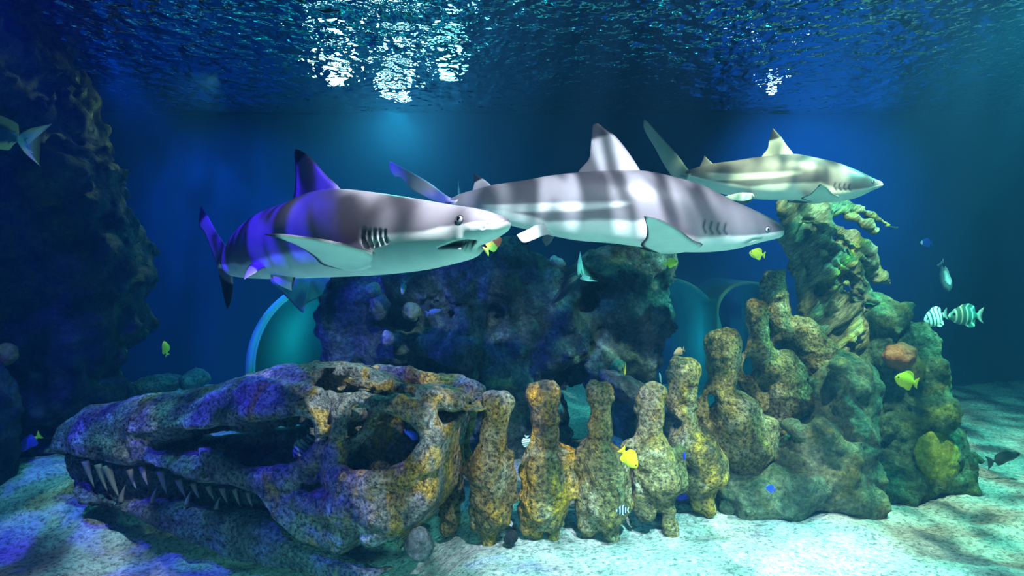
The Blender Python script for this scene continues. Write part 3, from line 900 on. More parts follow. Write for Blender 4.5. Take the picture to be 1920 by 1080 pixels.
def build_vertebrae():
    M = MAT['vert']
    mv = make_vertebra
    mv('green-gold vertebra wedged against the back of the skull', [(848, 772, 20, 850, 800, 18), (850, 800, 18, 846, 860, 20), (846, 860, 22, 845, 930, 24), (845, 930, 24, 842, 985, 20), (868, 790, 9, 872, 850, 7)], [], 3.0, M[0])
    mv('vertebra next to the skull, grey knobbed top and yellow lower flank', [(925, 752, 20, 938, 752, 18), (930, 765, 23, 926, 835, 24), (926, 835, 25, 921, 880, 36), (900, 850, 12, 880, 880, 16), (918, 890, 42, 920, 955, 40), (890, 960, 18, 893, 985, 14), (945, 955, 18, 946, 975, 12), (915, 975, 15, 915, 1024, 13), (955, 850, 12, 962, 930, 10), (925, 880, 30, 925, 950, 30, 0.14, 0.16)], [], 2.82, M[1])
    mv('vertebra with a golden band on its neck', [(1008, 735, 18, 1030, 733, 18), (1019, 740, 25, 1023, 800, 23), (1023, 800, 23, 1022, 850, 32), (1000, 845, 18, 985, 880, 16), (1022, 880, 45, 1022, 950, 46), (1062, 850, 14, 1070, 920, 14), (990, 960, 20, 992, 985, 16), (1036, 935, 14, 1038, 1008, 12), (1005, 970, 20, 1008, 1000, 12), (1022, 870, 30, 1022, 950, 30, 0.16, 0.18)], [], 2.86, M[2])
    mv('greenish vertebra right of the golden-necked one, with a slanted foot', [(1118, 736, 17, 1140, 736, 15), (1127, 745, 24, 1124, 800, 22), (1124, 800, 22, 1118, 850, 28), (1100, 840, 12, 1084, 875, 14), (1128, 870, 42, 1130, 940, 44), (1163, 860, 14, 1170, 940, 14), (1096, 950, 20, 1105, 990, 16), (1128, 940, 18, 1148, 1012, 12), (1126, 870, 30, 1126, 950, 30, 0.16, 0.18)], [], 2.86, M[3])
    mv('vertebra behind the lowest yellow tang, with a shelf and slanted foot', [(1212, 738, 17, 1232, 737, 17), (1221, 745, 25, 1219, 800, 24), (1217, 800, 24, 1216, 850, 34), (1200, 815, 11, 1168, 842, 8), (1225, 860, 44, 1232, 895, 44), (1200, 900, 18, 1210, 960, 18), (1222, 922, 9, 1276, 912, 10), (1248, 935, 17, 1256, 1000, 12), (1272, 850, 16, 1275, 900, 14), (1222, 860, 30, 1226, 930, 30, 0.16, 0.18)], [], 2.9, M[4])
    mv('vertebra topped with bright yellow algae', [(1270, 692, 19, 1294, 690, 18), (1281, 700, 26, 1281, 760, 23), (1281, 760, 23, 1284, 810, 32), (1262, 770, 10, 1250, 800, 8), (1250, 800, 8, 1262, 822, 12), (1296, 840, 48, 1318, 880, 40), (1300, 905, 24, 1312, 945, 14), (1330, 880, 20, 1345, 865, 14), (1322, 905, 12, 1328, 955, 10), (1290, 820, 30, 1300, 890, 30, 0.18, 0.18)], [(1262, 793, 11)], 3.05, M[5])
    mv('tall vertebra with a white crusted top and a hollow under its neck', [(1347, 640, 20, 1362, 640, 22), (1355, 650, 27, 1354, 700, 26), (1354, 700, 26, 1348, 755, 30), (1334, 720, 10, 1312, 775, 9), (1312, 775, 9, 1330, 800, 14), (1380, 780, 46, 1402, 830, 48), (1360, 790, 26, 1385, 850, 30), (1405, 870, 26, 1420, 925, 14), (1440, 800, 16, 1446, 850, 14), (1390, 880, 16, 1395, 905, 12), (1385, 780, 34, 1410, 860, 34, 0.2, 0.2)], [(1334, 758, 13)], 3.2, M[6])
    mv('slim-necked vertebra with a pale cap and a broad ochre flank', [(1414, 577, 16, 1424, 577, 15), (1419, 585, 18, 1422, 650, 17), (1422, 650, 18, 1440, 690, 30), (1408, 650, 9, 1386, 690, 9), (1386, 690, 9, 1398, 720, 14), (1400, 720, 14, 1430, 760, 20), (1462, 700, 36, 1482, 750, 40), (1476, 672, 16, 1500, 700, 16), (1460, 770, 26, 1468, 800, 22), (1510, 730, 12, 1512, 770, 10), (1470, 720, 34, 1480, 780, 30, 0.2, 0.2)], [(1408, 690, 14)], 3.36, M[7])
    mv('uppermost dark vertebra with a flat round cap, against the gnarled trunk', [(1442, 520, 13, 1458, 520, 14), (1452, 528, 20, 1456, 590, 22), (1456, 590, 22, 1470, 630, 26), (1450, 640, 12, 1440, 665, 10), (1500, 635, 40, 1530, 670, 42), (1490, 655, 30, 1530, 700, 26), (1530, 700, 26, 1540, 730, 20), (1470, 620, 18, 1480, 650, 22), (1510, 650, 34, 1540, 720, 30, 0.2, 0.2)], [(1462, 645, 11)], 3.52, M[8])


# ------------------------------------------------------------------ rocks
def add_rock(name, label, cat, fn, lo, hi, h, detail, mat, band=0.14, group=None, kind=None, main=True):
    V, Q = sdf_mesh(fn, lo, hi, h, detail, band, main)
    c = V.mean(0); c[2] = V[:, 2].min()
    return tag(mesh_obj(name, V, Q, mat, c), label, cat, group, kind)


def lumpy(P, seed, f1=3.0, a1=0.10, f2=9.0, a2=0.045, f3=24.0, a3=0.012):
    return a1 * fbm(P, f1, 3, seed) + a2 * (worley(P, f2, seed + 3) - 0.45) + a3 * (worley(P, f3, seed + 7) - 0.45) + 0.012 * fbm(P, 30, 3, seed + 11)


def build_rocks():
    # ---- the trunk-like gnarled rock
    d = 3.62
    strands = [
        ((1478, 396, 0), (1484, 440, 0), 24, 20), ((1484, 440, 0), (1498, 500, 0), 20, 18), ((1498, 500, 0), (1514, 570, -.02), 18, 22), ((1514, 570, -.02), (1540, 630, 0), 24, 40),
        ((1482, 392, 0.02), (1530, 400, .05), 24, 34), ((1530, 400, .05), (1530, 470, .05), 34, 32), ((1500, 420, 0.05), (1540, 520, .0), 26, 34), ((1540, 520, 0), (1570, 600, .0), 36, 44),
        ((1530, 395, .1), (1580, 385, .12), 30, 20), ((1580, 385, .12), (1625, 398, .15), 18, 13), ((1625, 398, .15), (1668, 424, .2), 13, 6), ((1668, 424, .2), (1702, 434, .25), 5, 2),
        ((1590, 405, .1), (1625, 420, .1), 12, 14), ((1625, 420, .1), (1655, 448, .12), 13, 8), ((1655, 448, .12), (1690, 490, .16), 7, 3),
        ((1545, 420, 0), (1590, 445, 0), 14, 20), ((1590, 445, 0), (1630, 470, 0), 20, 15), ((1630, 470, 0), (1645, 500, .02), 14, 7),
        ((1550, 402, -.02), (1570, 440, -.02), 5, 9), ((1570, 440, -.02), (1612, 480, -.03), 9, 8), ((1612, 480, -.03), (1640, 498, -.02), 8, 4),
        ((1540, 460, -.02), (1590, 500, -.04), 26, 30), ((1590, 500, -.04), (1620, 545, -.02), 26, 16), ((1600, 480, .04), (1650, 520, .08), 22, 18), ((1650, 520, .08), (1668, 532, .1), 16, 8),
        ((1600, 535, -.04), (1630, 560, -.08), 14, 12), ((1630, 560, -.08), (1650, 566, -.1), 10, 5), ((1545, 530, -.05), (1600, 580, -.05), 18, 22), ((1600, 580, 0), (1606, 640, 0), 22, 26),
        ((1540, 600, .05), (1560, 720, .05), 48, 56), ((1560, 720, .05), (1560, 880, .05), 60, 70),
    ]
    rs = random.Random(5)
    for k in range(20):
        q = (k + rs.random() * .6) / 20
        x0, y0 = 1500 + 22 * q + rs.uniform(-8, 8), 392 + 175 * q
        x1, y1 = x0 + rs.uniform(35, 55), y0 + rs.uniform(14, 34)
        x2, y2 = x1 + (75 - 45 * q) * rs.uniform(.7, 1.1), y1 + rs.uniform(26, 50)
        x3, y3 = x2 + rs.uniform(12, 30), y2 + rs.uniform(18, 42)
        z = rs.uniform(-.13, -.06); r = rs.uniform(6, 9)
        strands += [((x0, y0, z + .05), (x1, y1, z), r * .7, r), ((x1, y1, z), (x2, y2, z), r, r * .8), ((x2, y2, z), (x3, y3, z + .04), r * .8, 2.5)]
    prim = [(U(a[0], a[1], d + a[2]), U(b[0], b[1], d + b[2]), ra * d / F, rb * d / F) for a, b, ra, rb in strands]
    def fn(P):
        f = np.full(len(P), 1e3)
        for a, b, ra, rb in prim: f = smin(f, seg(P, a, b, ra, rb), 0.012)
        for x, y, r in ((1515, 488, 12), (1494, 556, 12), (1590, 530, 9), (1540, 545, 9)):
            c = U(x, y, d - 0.06); q = (P - c) * np.array([1.2, 0.5, 0.7]); f = smax(f, -(np.sqrt((q * q).sum(1)) - r * d / F), 0.02)
        return f
    def det(P):
        g = P @ np.array([[0.80, 0, -0.6], [0, 1, 0], [0.6, 0, 0.80]])      # grain runs down to the right
        return 0.022 * fbm(g * np.array([2.0, 8, 12]), 1.0, 2, 31) + 0.034 * np.abs(fbm(g * np.array([2.6, 13, 22]), 1.0, 2, 37)) + 0.010 * fbm(g * np.array([9, 30, 44]), 1.0, 2, 39)
    add_rock('gnarled_trunk', 'gnarled stump-like rock fanning into root ends, lit yellow-green under the furthest shark', 'rock', fn, U(1420, 360, d) * [1, 0, 0] + [0, d - 0.42, 0.0], [2.62, d + 0.62, 1.72], 0.0125, det, MAT['trunk'])

    # ---- mound that carries the last vertebrae
    d = 3.25
    lumps = [((1470, 900), 86, 60, 0), ((1540, 900), 70, 70, 0), ((1400, 905), 58, 42, .02), ((1575, 800), 50, 120, .12), ((1590, 720), 40, 60, .15), ((1500, 845), 70, 60, .1), ((1580, 880), 50, 90, .05), ((1440, 930), 80, 40, -.02), ((1590, 930), 50, 45, 0), ((1520, 780), 60, 90, .25), ((1430, 800), 60, 90, .3)]
    L = [(U(c[0], c[1], d + dd), np.array([rx * d / F, 0.24, ry * d / F])) for c, rx, ry, dd in lumps]
    arch = [(U(1500, 810, d - .1), U(1545, 800, d - .14), .05, .055), (U(1545, 800, d - .14), U(1585, 850, d - .16), .055, .06), (U(1585, 850, d - .16), U(1590, 930, d - .14), .06, .07), (U(1480, 790, d - .02), U(1505, 815, d - .08), .05, .05), (U(1580, 690, d), U(1600, 760, d), .06, .08)]
    def fn2(P):
        f = np.full(len(P), 1e3)
        for c, r in L: f = smin(f, ell(P, c, r), 0.06)
        for a, b, ra, rb in arch: f = smin(f, seg(P, a, b, ra, rb), 0.04)
        c = U(1490, 850, d - 0.28); q = (P - c) * np.array([0.9, 0.8, 0.9]); f = smax(f, -(np.sqrt((q * q).sum(1)) - 0.13), 0.05)
        return f
    add_rock('rock_mound', 'teal-green rock mound with a shadowed hollow, under the last vertebrae', 'rock', fn2, [1.0, d - 0.55, -0.08], [1.95, d + 0.7, 0.85], 0.016, lambda P: lumpy(P, 41, 3.2, .07, 8, .055, 20, .022), MAT['mound'])

    # ---- the big boulder to the right
    d = 3.62
    lumps = [((1700, 860), 92, 78, 0), ((1660, 760), 80, 110, .05), ((1650, 660), 74, 90, .1), ((1690, 690), 44, 60, .05), ((1735, 830), 62, 80, .05), ((1640, 600), 50, 44, .1), ((1680, 620), 40, 40, .12), ((1620, 800), 50, 120, .1), ((1765, 880), 34, 55, 0), ((1650, 890), 50, 50, -.08), ((1715, 760), 40, 50, -.05)]
    L3 = [(U(c[0], c[1], d + dd), np.array([rx * d / F, 0.30, ry * d / F])) for c, rx, ry, dd in lumps]
    def fn3(P):
        f = np.full(len(P), 1e3)
        for c, r in L3: f = smin(f, ell(P, c, r), 0.05)
        return f
    add_rock('boulder', 'tall green algae-coated boulder standing right of the backbone', 'rock', fn3, [1.75, d - 0.6, -0.1], [2.75, d + 0.7, 1.15], 0.016, lambda P: lumpy(P, 57, 3.0, .07, 7, .07, 18, .028), MAT['boulder'])

    # ---- reef rock in the middle
    d = 4.3
    blobs = [((690, 560), 85, 100, 0), ((650, 620), 52, 110, .0), ((780, 540), 95, 90, 0), ((860, 530), 90, 90, .0), ((940, 520), 75, 80, .0), ((1000, 560), 75, 75, .05), ((1060, 600), 80, 70, .02), ((1150, 520), 70, 62, .0), ((1190, 490), 60, 40, .05), ((1170, 590), 70, 70, 0),
             ((760, 640), 110, 90, .0), ((870, 640), 90, 90, -.02), ((960, 640), 90, 80, 0), ((1040, 660), 70, 50, 0), ((1180, 660), 50, 80, .05), ((1140, 670), 60, 50, .0), ((660, 700), 50, 60, .05), ((840, 740), 60, 60, -.05), ((950, 760), 70, 110, -.1), ((1010, 800), 60, 70, -.05), ((780, 760), 50, 60, .1),
             ((700, 800), 100, 90, .1), ((1190, 760), 40, 90, .2), ((1230, 800), 60, 60, .15), ((900, 830), 90, 60, 0)]
    L4 = [(U(c[0], c[1], d + dd), np.array([rx * d / F, 0.38, ry * d / F])) for c, rx, ry, dd in blobs]
    caves = [((800, 705), 62, 26), ((1085, 760), 34, 70), ((1080, 485), 22, 40), ((735, 600), 26, 20), ((850, 590), 22, 16), ((930, 600), 16, 14), ((1110, 560), 26, 34), ((730, 725), 60, 26), ((1080, 715), 40, 26)]
    C4 = [(U(c[0], c[1], d - 0.34), np.array([rx * d / F, 0.42, ry * d / F])) for c, rx, ry in caves]
    def fn4(P):
        f = np.full(len(P), 1e3)
        for c, r in L4: f = smin(f, ell(P, c, r), 0.07)
        f = smax(f, -(P[:, 0] - U(613, 0, d)[0] - 0.02 * (1.4 - P[:, 2]) * 1.2) , 0.05)
        for c, r in C4: f = smax(f, -ell(P, c, r), 0.05)
        return f
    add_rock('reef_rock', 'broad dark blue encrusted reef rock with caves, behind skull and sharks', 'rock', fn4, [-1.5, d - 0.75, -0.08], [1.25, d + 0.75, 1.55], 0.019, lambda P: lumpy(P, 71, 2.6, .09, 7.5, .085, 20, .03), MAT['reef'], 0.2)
    for k, (x, y, dd, r, lab) in enumerate(((959, 1008, 2.78, 0.032, 'small dark upright stone on the sand between the first two vertebrae'), (786, 1018, 2.62, 0.055, 'blue-lit stone half buried behind the jaw corner of the skull'), (1620, 940, 3.2, 0.05, 'small dark stone on the sand between rock mound and green boulder'))):
        c = U(x, y, dd)
        add_rock('stone', lab, 'rock', lambda P, c=c, r=r: ell(P, c, (r, r, r * 1.2)), c - r - 0.08, c + r + 0.08, 0.009, lambda P: lumpy(P, 121 + k, 7, .02, 20, .012, 40, .003), MAT['wallrock' if k == 0 else 'slab'])
    # dark slab leaning inside the arch
    def fn5(P): return ell(P, U(1190, 735, 3.75), (0.24, 0.2, 0.07), -0.5)
    add_rock('flat_rock', 'flat grey-blue rock slab resting between two vertebrae', 'rock', fn5, U(1190, 735, 3.75) - 0.38, U(1190, 735, 3.75) + 0.38, 0.012, lambda P: lumpy(P, 83, 5, .03, 14, .02, 30, .006), MAT['slab'])

    # ---- rock wall on the left
    d = 4.2
    lum = [((-40, 60), 130, 120, 0), ((20, 150), 95, 110, 0), ((70, 60), 34, 60, .1), ((90, 150), 42, 60, .05), ((40, 280), 110, 110, 0), ((110, 250), 55, 60, .05), ((150, 345), 52, 50, .0), ((60, 420), 130, 120, 0), ((150, 440), 80, 90, 0), ((190, 490), 52, 60, .0), ((60, 580), 130, 140, 0), ((170, 600), 66, 120, .05),
           ((30, 720), 150, 110, .1), ((160, 740), 82, 80, .1), ((110, 800), 110, 60, .15), ((-40, 860), 60, 60, -.2), ((60, 40), 50, 40, .1), ((100, 5), 40, 20, .15)]
    L6 = [(U(c[0], c[1], d + dd), np.array([rx * d / F, 0.5, ry * d / F])) for c, rx, ry, dd in lum]
    def fn6(P):
        f = np.full(len(P), 1e3)
        for c, r in L6: f = smin(f, ell(P, c, r), 0.09)
        return f
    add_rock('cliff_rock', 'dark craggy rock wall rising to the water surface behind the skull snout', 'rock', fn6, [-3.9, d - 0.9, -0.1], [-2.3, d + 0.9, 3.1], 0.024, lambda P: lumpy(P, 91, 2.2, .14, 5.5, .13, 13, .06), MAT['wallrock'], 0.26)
    d = 3.5
    def fn7(P):
        f = ell(P, U(-30, 830, d), (0.15, 0.15, 0.34)); return smin(f, ell(P, U(-40, 740, d), (0.13, 0.13, 0.2)), 0.05)
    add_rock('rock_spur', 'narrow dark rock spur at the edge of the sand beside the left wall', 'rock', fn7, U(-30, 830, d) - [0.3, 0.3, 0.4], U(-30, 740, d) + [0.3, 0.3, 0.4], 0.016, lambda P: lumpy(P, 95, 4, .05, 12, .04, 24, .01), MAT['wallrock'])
    # low far rocks on the sand
    for k, (x, y, dd, rx, rz, lab) in enumerate(((295, 722, 5.6, 0.24, 0.09, 'low grey-teal rock on the far sand, left of the skull crest'), (362, 712, 5.7, 0.10, 0.09, 'small round green rock on the far sand by the tunnel'), (150, 668, 4.9, 0.36, 0.07, 'long dim ledge rock at the foot of the left rock wall'))):
        c = U(x, y, dd)
        add_rock('low_rock', lab, 'rock', lambda P, c=c, rx=rx, rz=rz: ell(P, c, (rx, 0.2, rz), 0.12), c - rx - 0.25, c + rx + 0.25, 0.02, lambda P: lumpy(P, 101 + k, 5, .04, 11, .03, 24, .01), MAT['lowrock'], group=None)
    # ---- growths on the rocks
    grow('plate_coral', 'round yellow-green coral plate low on the tall green boulder', U(1757, 858, 3.34), (0.125, 0.035, 0.15), MAT['greencoral'], 0.35, 0.1)
    grow('sponge', 'rusty red sponge on the tall green boulder above the yellow tang', U(1688, 668, 3.36), (0.085, 0.07, 0.065), MAT['redsponge'], 0.2, 0)
    grow('sponge', 'olive sponge below the red one on the tall green boulder', U(1712, 690, 3.37), (0.06, 0.06, 0.075), MAT['olivesponge'], 0.2, 0)
    grow('dome_coral', 'pale green dome coral on the dark reef rock', U(771, 584, 3.90), (0.062, 0.06, 0.058), MAT['palecoral'], 0, 0)
    grow('dome_coral', 'small round white spotted coral on the dark reef rock', U(727, 634, 3.86), (0.042, 0.045, 0.045), MAT['whitecoral'], 0, 0)
    grow('dome_coral', 'knobbly grey-blue coral at the foot of the middle cave', U(712, 575, 3.92), (0.06, 0.07, 0.09), MAT['bluecoral'], 0, 0)
    grow('coral_disc', 'dim olive disc of coral on the shadowed left rock wall', U(8, 664, 3.62), (0.068, 0.06, 0.068), MAT['olivesponge'], 0, 0)
    grow('coral_tuft', 'knobbly white coral tuft on the top of the reef rock, under the broadside shark', U(1046, 491, 3.95), (0.055, 0.04, 0.03), MAT['whitecoral'], -0.5, 0)
    for x, y, r, lab in ((1160, 690, 0.05, 'pale frilly coral under the arch of the reef rock'), (700, 545, 0.05, 'pale green coral knob near the left edge of the reef rock')):
        grow('dome_coral', lab, U(x, y, 3.9), (r, r, r), MAT['tealcoral'], 0, 0)


def grow(name, label, c, r, mat, rot, tilt):
    r = np.array(r)
    fn = lambda P: ell(P, c, r, rot, tilt)
    k = min(r) * 0.35
    det = lambda P: k * (worley(P, 1.1 / max(min(r), .03), 5) - 0.45) + k * 0.3 * fbm(P, 30, 2, 6)
    V, Q = sdf_mesh(fn, c - r.max() - 0.05, c + r.max() + 0.05, max(0.005, r.max() / 18), det, 0.05)
    tag(mesh_obj(name, V, Q, mat, V.mean(0)), label, 'sponge' if 'sponge' in name else 'coral')
# ------------------------------------------------------------------ small fish
def fish_mesh(L, hb, wd, fin_top, fin_bot, tail_h, fork, colf, n=44, M=28, fin_pow=1.0):
    """One continuous skin, nose at the origin, tail towards +X; heights as shares of the length."""
    s = np.linspace(0, 1, n)
    body = np.interp(s, [0, .02, .07, .16, .3, .45, .6, .72, .80, .84], np.array([.06, .22, .45, .76, .97, 1.0, .86, .58, .30, .24]))
    Hb = hb * L * 0.5 * np.where(s < .84, body, 0.22)
    wprof = np.interp(s, [0, .03, .12, .3, .55, .75, .84, .90, 1], [.10, .35, .8, 1, .8, .4, .22, .05, .03])
    W = wd * L * 0.5 * wprof
    dor = np.interp(s, [0, .26, .34, .5, .68, .76, .80], [0, 0, .7, 1, .85, .3, 0])
    ana = np.interp(s, [0, .44, .52, .66, .74, .80], [0, 0, .8, 1, .35, 0])
    tail = np.interp(s, [.82, .87, 1.0], [0, .35, 1])
    T = Hb + dor * fin_top * L + tail * tail_h * L * .5 * (s > .82)
    B = Hb + ana * fin_bot * L + tail * tail_h * L * .5 * (s > .82)
    ang = np.arange(M) / M * 2 * math.pi; V = []; Cc = []
    for i in range(n):
        for a in ang:
            c = math.cos(a); z = (T[i] if c > 0 else B[i]) * np.sign(c) * abs(c) ** 0.85
            q = min(abs(z) / max(Hb[i], 1e-5), 1.0)
            hw = max(W[i] * math.sqrt(max(0.0, 1 - q * q)), 0.006 * L * (1 - 0.5 * s[i])) if s[i] < 0.86 else 0.006 * L
            y = hw * (np.sign(math.sin(a)) * abs(math.sin(a)) ** 0.7)
            fk = tail[i] * fork * L * ((abs(z) / max(T[i], 1e-5)) ** 1.4) if s[i] > .82 else 0.10 * L * max(0, abs(z) - Hb[i]) / max(fin_top * L, 1e-5) * (s[i] > .3)
            V.append((s[i] * L * (1 - fork * 0.6 * (s[i] > .9)) + fk if s[i] > .9 else s[i] * L + fk, y, z)); Cc.append(colf(s[i], z / (hb * L * .5), abs(z) > Hb[i] * 1.02))
    Fc = []
    for i in range(n - 1):
        for j in range(M): Fc.append((i * M + j, i * M + (j + 1) % M, (i + 1) * M + (j + 1) % M, (i + 1) * M + j))
    Fc.append(tuple(range(M))); Fc.append(tuple(range((n - 1) * M, n * M))[::-1])
    return np.array(V), Fc, np.array(Cc), Hb


def make_fish(name, label, px, py, d, len_px, yaw, pitch, shape, colf, group=None, eye=True, eye_col='fisheye', roll=0.0):
    """yaw 0: nose to the left of the frame; 180: to the right; 90: nose towards the window."""
    L = len_px * d / F
    V, Fc, Cc, Hb = fish_mesh(L, colf=colf, **shape)
    V = V - np.array([L * .45, 0, 0])
    Fc = recalc(V, Fc)
    o = mesh_obj(name, V, Fc, MAT['fish'], (0, 0, 0), attrs={'Col': Cc})
    tag(o, label, 'fish', group)
    o.location = U(px, py, d).tolist()
    o.rotation_euler = (math.radians(roll), math.radians(pitch), math.radians(yaw))
    if eye and len_px > 22:
        for sgn in (-1, 1):
            r = 0.034 * L
            c = np.array([0.115 * L - L * .45, sgn * shape['wd'] * L * .5 * 0.66, 0.10 * shape['hb'] * L])
            ev, ef = uv_sphere(c, r, 10, 8)
            e = mesh_obj('eye', ev, ef, MAT[eye_col], c, parent=None)
            e.parent = o; e.location = c.tolist()
    return o


TANG = dict(hb=.56, wd=.15, fin_top=.13, fin_bot=.12, tail_h=.34, fork=.05)
DAMSEL = dict(hb=.46, wd=.17, fin_top=.10, fin_bot=.10, tail_h=.34, fork=.10)
SERGEANT = dict(hb=.62, wd=.18, fin_top=.10, fin_bot=.12, tail_h=.34, fork=.12)
SLIM = dict(hb=.26, wd=.13, fin_top=.07, fin_bot=.06, tail_h=.36, fork=.14)


def build_fish():
    yel = lambda s, z, f: (0.92, 0.86, 0.02) if not f else (0.85, 0.74, 0.02)
    lime = lambda s, z, f: (0.62, 0.86, 0.05)
    blue = lambda s, z, f: (0.02, 0.06, 0.9) if s < .8 else (0.05, 0.05, 0.6)
    def serg(s, z, f):
        k = (s * 6.4 + 0.25) % 1.0
        if s > .82: return (0.35, 0.5, 0.5)
        return (0.03, 0.10, 0.12) if k < 0.36 else (0.70, 0.92, 0.86)
    def serg_dark(s, z, f):
        k = (s * 6.0 + 0.1) % 1.0
        if s > .82: return (0.5, 0.55, 0.5)
        return (0.55, 0.80, 0.70) if k < 0.28 else (0.05, 0.22, 0.18)
    silver = lambda s, z, f: (0.55, 0.62, 0.66)
    dark = lambda s, z, f: (0.03, 0.05, 0.05)
    yg = 'yellow tangs'
    mf = make_fish
    mf('yellow_tang', 'lime yellow tang under the belly of the broadside shark', 1260, 493, 2.9, 26, 150, 10, TANG, lime, yg)
    mf('yellow_tang', 'lime yellow tang swimming just below the broadside shark snout', 1418, 476, 2.75, 30, 0, 8, TANG, lime, yg, )
    mf('yellow_tang', 'tiny yellow tang seen edge-on in open blue water over the skull snout', 310, 652, 4.6, 30, 80, 70, TANG, yel, yg, False)
    mf('yellow_tang', 'thin yellow tang seen tail-on above the flat rock slab', 1171, 691, 3.2, 30, 84, -80, TANG, yel, yg, False)
    mf('yellow_tang', 'bright yellow tang nosing up against the vertebra with the shelf', 1181, 861, 2.62, 44, 160, -48, TANG, yel, yg)
    mf('yellow_tang', 'bright yellow tang in front of the tall green boulder', 1697, 713, 3.1, 48, 6, 14, TANG, yel, yg)
    bg = 'small blue damselfish'
    mf('blue_damselfish', 'tiny blue damselfish by the vertebra topped with yellow algae', 1283, 855, 2.8, 19, 100, 60, DAMSEL, blue, bg, False)
    mf('blue_damselfish', 'blue damselfish low before the teal-green rock mound', 1444, 916, 2.8, 24, 20, 25, DAMSEL, blue, bg)
    mf('blue_damselfish', 'faint blue fish with a white nose in the dark open water', 1736, 455, 4.6, 28, 15, 0, DAMSEL, lambda s, z, f: (0.8, 0.85, 0.9) if s < .12 else (0.02, 0.06, 0.55), bg, False)
    mf('blue_damselfish', 'blue fish in the eye socket of the skull', 771, 815, 2.64, 40, 20, 38, SLIM, blue, bg)
    mf('blue_damselfish', 'dim violet-blue fish with a yellow tail near the sand beside the snout', 52, 832, 3.7, 44, 60, -30, DAMSEL, lambda s, z, f: (0.08, 0.06, 0.5) if s < .78 else (0.7, 0.75, 0.05), bg)
    sg = 'striped sergeant fish'
    mf('sergeant_fish', 'teal striped sergeant fish heading left, off the tall green boulder', 1752, 596, 3.9, 52, 10, -14, SERGEANT, serg, sg)
    mf('sergeant_fish', 'darker striped sergeant fish following the teal one, pale tail', 1807, 592, 3.9, 72, 8, 0, dict(SERGEANT, hb=.46), serg_dark, sg)
    mf('sergeant_fish', 'dim striped fish inside the big opening of the skull', 566, 842, 2.85, 46, 20, -50, SERGEANT, lambda s, z, f: tuple(0.45 * x for x in serg(s, z, f)), sg)  # same stripes darkened: shade inside the skull put into the colour
    mf('sergeant_fish', 'tiny striped fish between two vertebrae beside the golden neck', 986, 829, 2.72, 22, 20, -80, SERGEANT, serg, sg, False)
    mf('sergeant_fish', 'tiny dark fish with white bars by the slanted foot of a vertebra', 1166, 957, 2.68, 24, 10, 0, SERGEANT, lambda s, z, f: (0.9, 0.95, 0.95) if (s * 4.2) % 1 < .28 else (0.02, 0.04, 0.08), sg, False)
    mf('silver_fish', 'dim silvery fish swimming head-on in dark water above the striped pair', 1772, 522, 4.2, 60, 84, -62, dict(SLIM, hb=.42, wd=.3), lambda s, z, f: (0.06, 0.10, 0.12) if abs(z) < .7 else (0.3, 0.4, 0.44), None, False)
    mf('dark_fish', 'dark bottom fish with a thin forked tail over the pale sand', 1886, 858, 3.5, 66, 184, 14, SLIM, dark, None)
    mf('wrasse', 'pale teal fish hanging upright before the reef rock', 756, 541, 3.6, 26, 60, -74, dict(DAMSEL, hb=.5), lambda s, z, f: (0.75, 0.9, 0.9) if s < .4 else (0.1, 0.45, 0.45), None, False)
    mf('wrasse', 'tiny pale slender fish crossing the dark cave of the reef rock', 815, 584, 3.6, 30, 180, 14, SLIM, lambda s, z, f: (0.75, 0.85, 0.85), None, False)
    mf('wrasse', 'slim white-green fish rising behind the broadside shark tail', 860, 357, 3.3, 30, 100, -66, dict(SLIM, hb=.18), lambda s, z, f: (0.7, 0.9, 0.6), None, False)
    mf('wrasse', 'small brownish fish above the vertebra topped with yellow algae', 1272, 660, 3.4, 26, 20, -20, DAMSEL, lambda s, z, f: (0.45, 0.35, 0.28), None, False)
    mf('wrasse', 'small teal-white fish beside the neck of the algae-topped vertebra', 1238, 708, 3.3, 26, 60, 60, SLIM, lambda s, z, f: (0.55, 0.9, 0.8), None, False)
    mf('reef_fish', 'mottled green and red fish just under the front shark snout', 926, 457, 2.3, 40, 190, 40, dict(DAMSEL, hb=.5, tail_h=.5, fin_top=.16), lambda s, z, f: (0.35, 0.12, 0.06) if s < .42 else ((0.35, 0.75, 0.12) if z < 0.2 else (0.7, 0.5, 0.1)), None, False)
    mf('yellowtail_fish', 'grey-teal fish with a forked yellow-edged tail before the left rock wall', -30, 243, 3.1, 180, 4, 14, dict(SLIM, tail_h=.42, fork=.24, hb=.24), lambda s, z, f: (0.04, 0.11, 0.13) if s < .8 and not f else ((0.25, 0.45, 0.42) if s > .8 and abs(z) < .75 else (0.8, 0.78, 0.25)), None)
    mf('forktail_fish', 'dark blue fish with a pale teal forked tail in the notch of the reef rock', 1064, 540, 3.60, 100, 30, -38, dict(SLIM, tail_h=.70, fork=.28, hb=.20), lambda s, z, f: (0.01, 0.03, 0.08) if s < .86 else (0.35, 0.85, 0.85), None, False)
    # ray behind the front shark
    c = U(566, 545, 4.3)
    out = [U(x, y, dd) for x, y, dd in ((506, 522, 4.2), (536, 556, 4.15), (567, 586, 4.1), (574, 570, 4.15), (604, 556, 4.3), (640, 540, 4.4), (640, 515, 4.5), (600, 500, 4.5), (540, 505, 4.4))]
    out = smooth_poly(np.array(out), 5); cen = out.mean(0); m = len(out); V = []; R = 9
    nr = np.linalg.svd(out - cen, full_matrices=False)[2][2]
    for sg_ in (1, -1):
        for k in range(R):
            t = k / R
            for p in out: V.append(p + (cen - p) * t + nr * sg_ * 0.09 * math.sin(t * math.pi / 2) ** 1.2)
        V.append(cen + nr * sg_ * 0.09)
    V = np.array(V); Fc = []; blk = R * m + 1
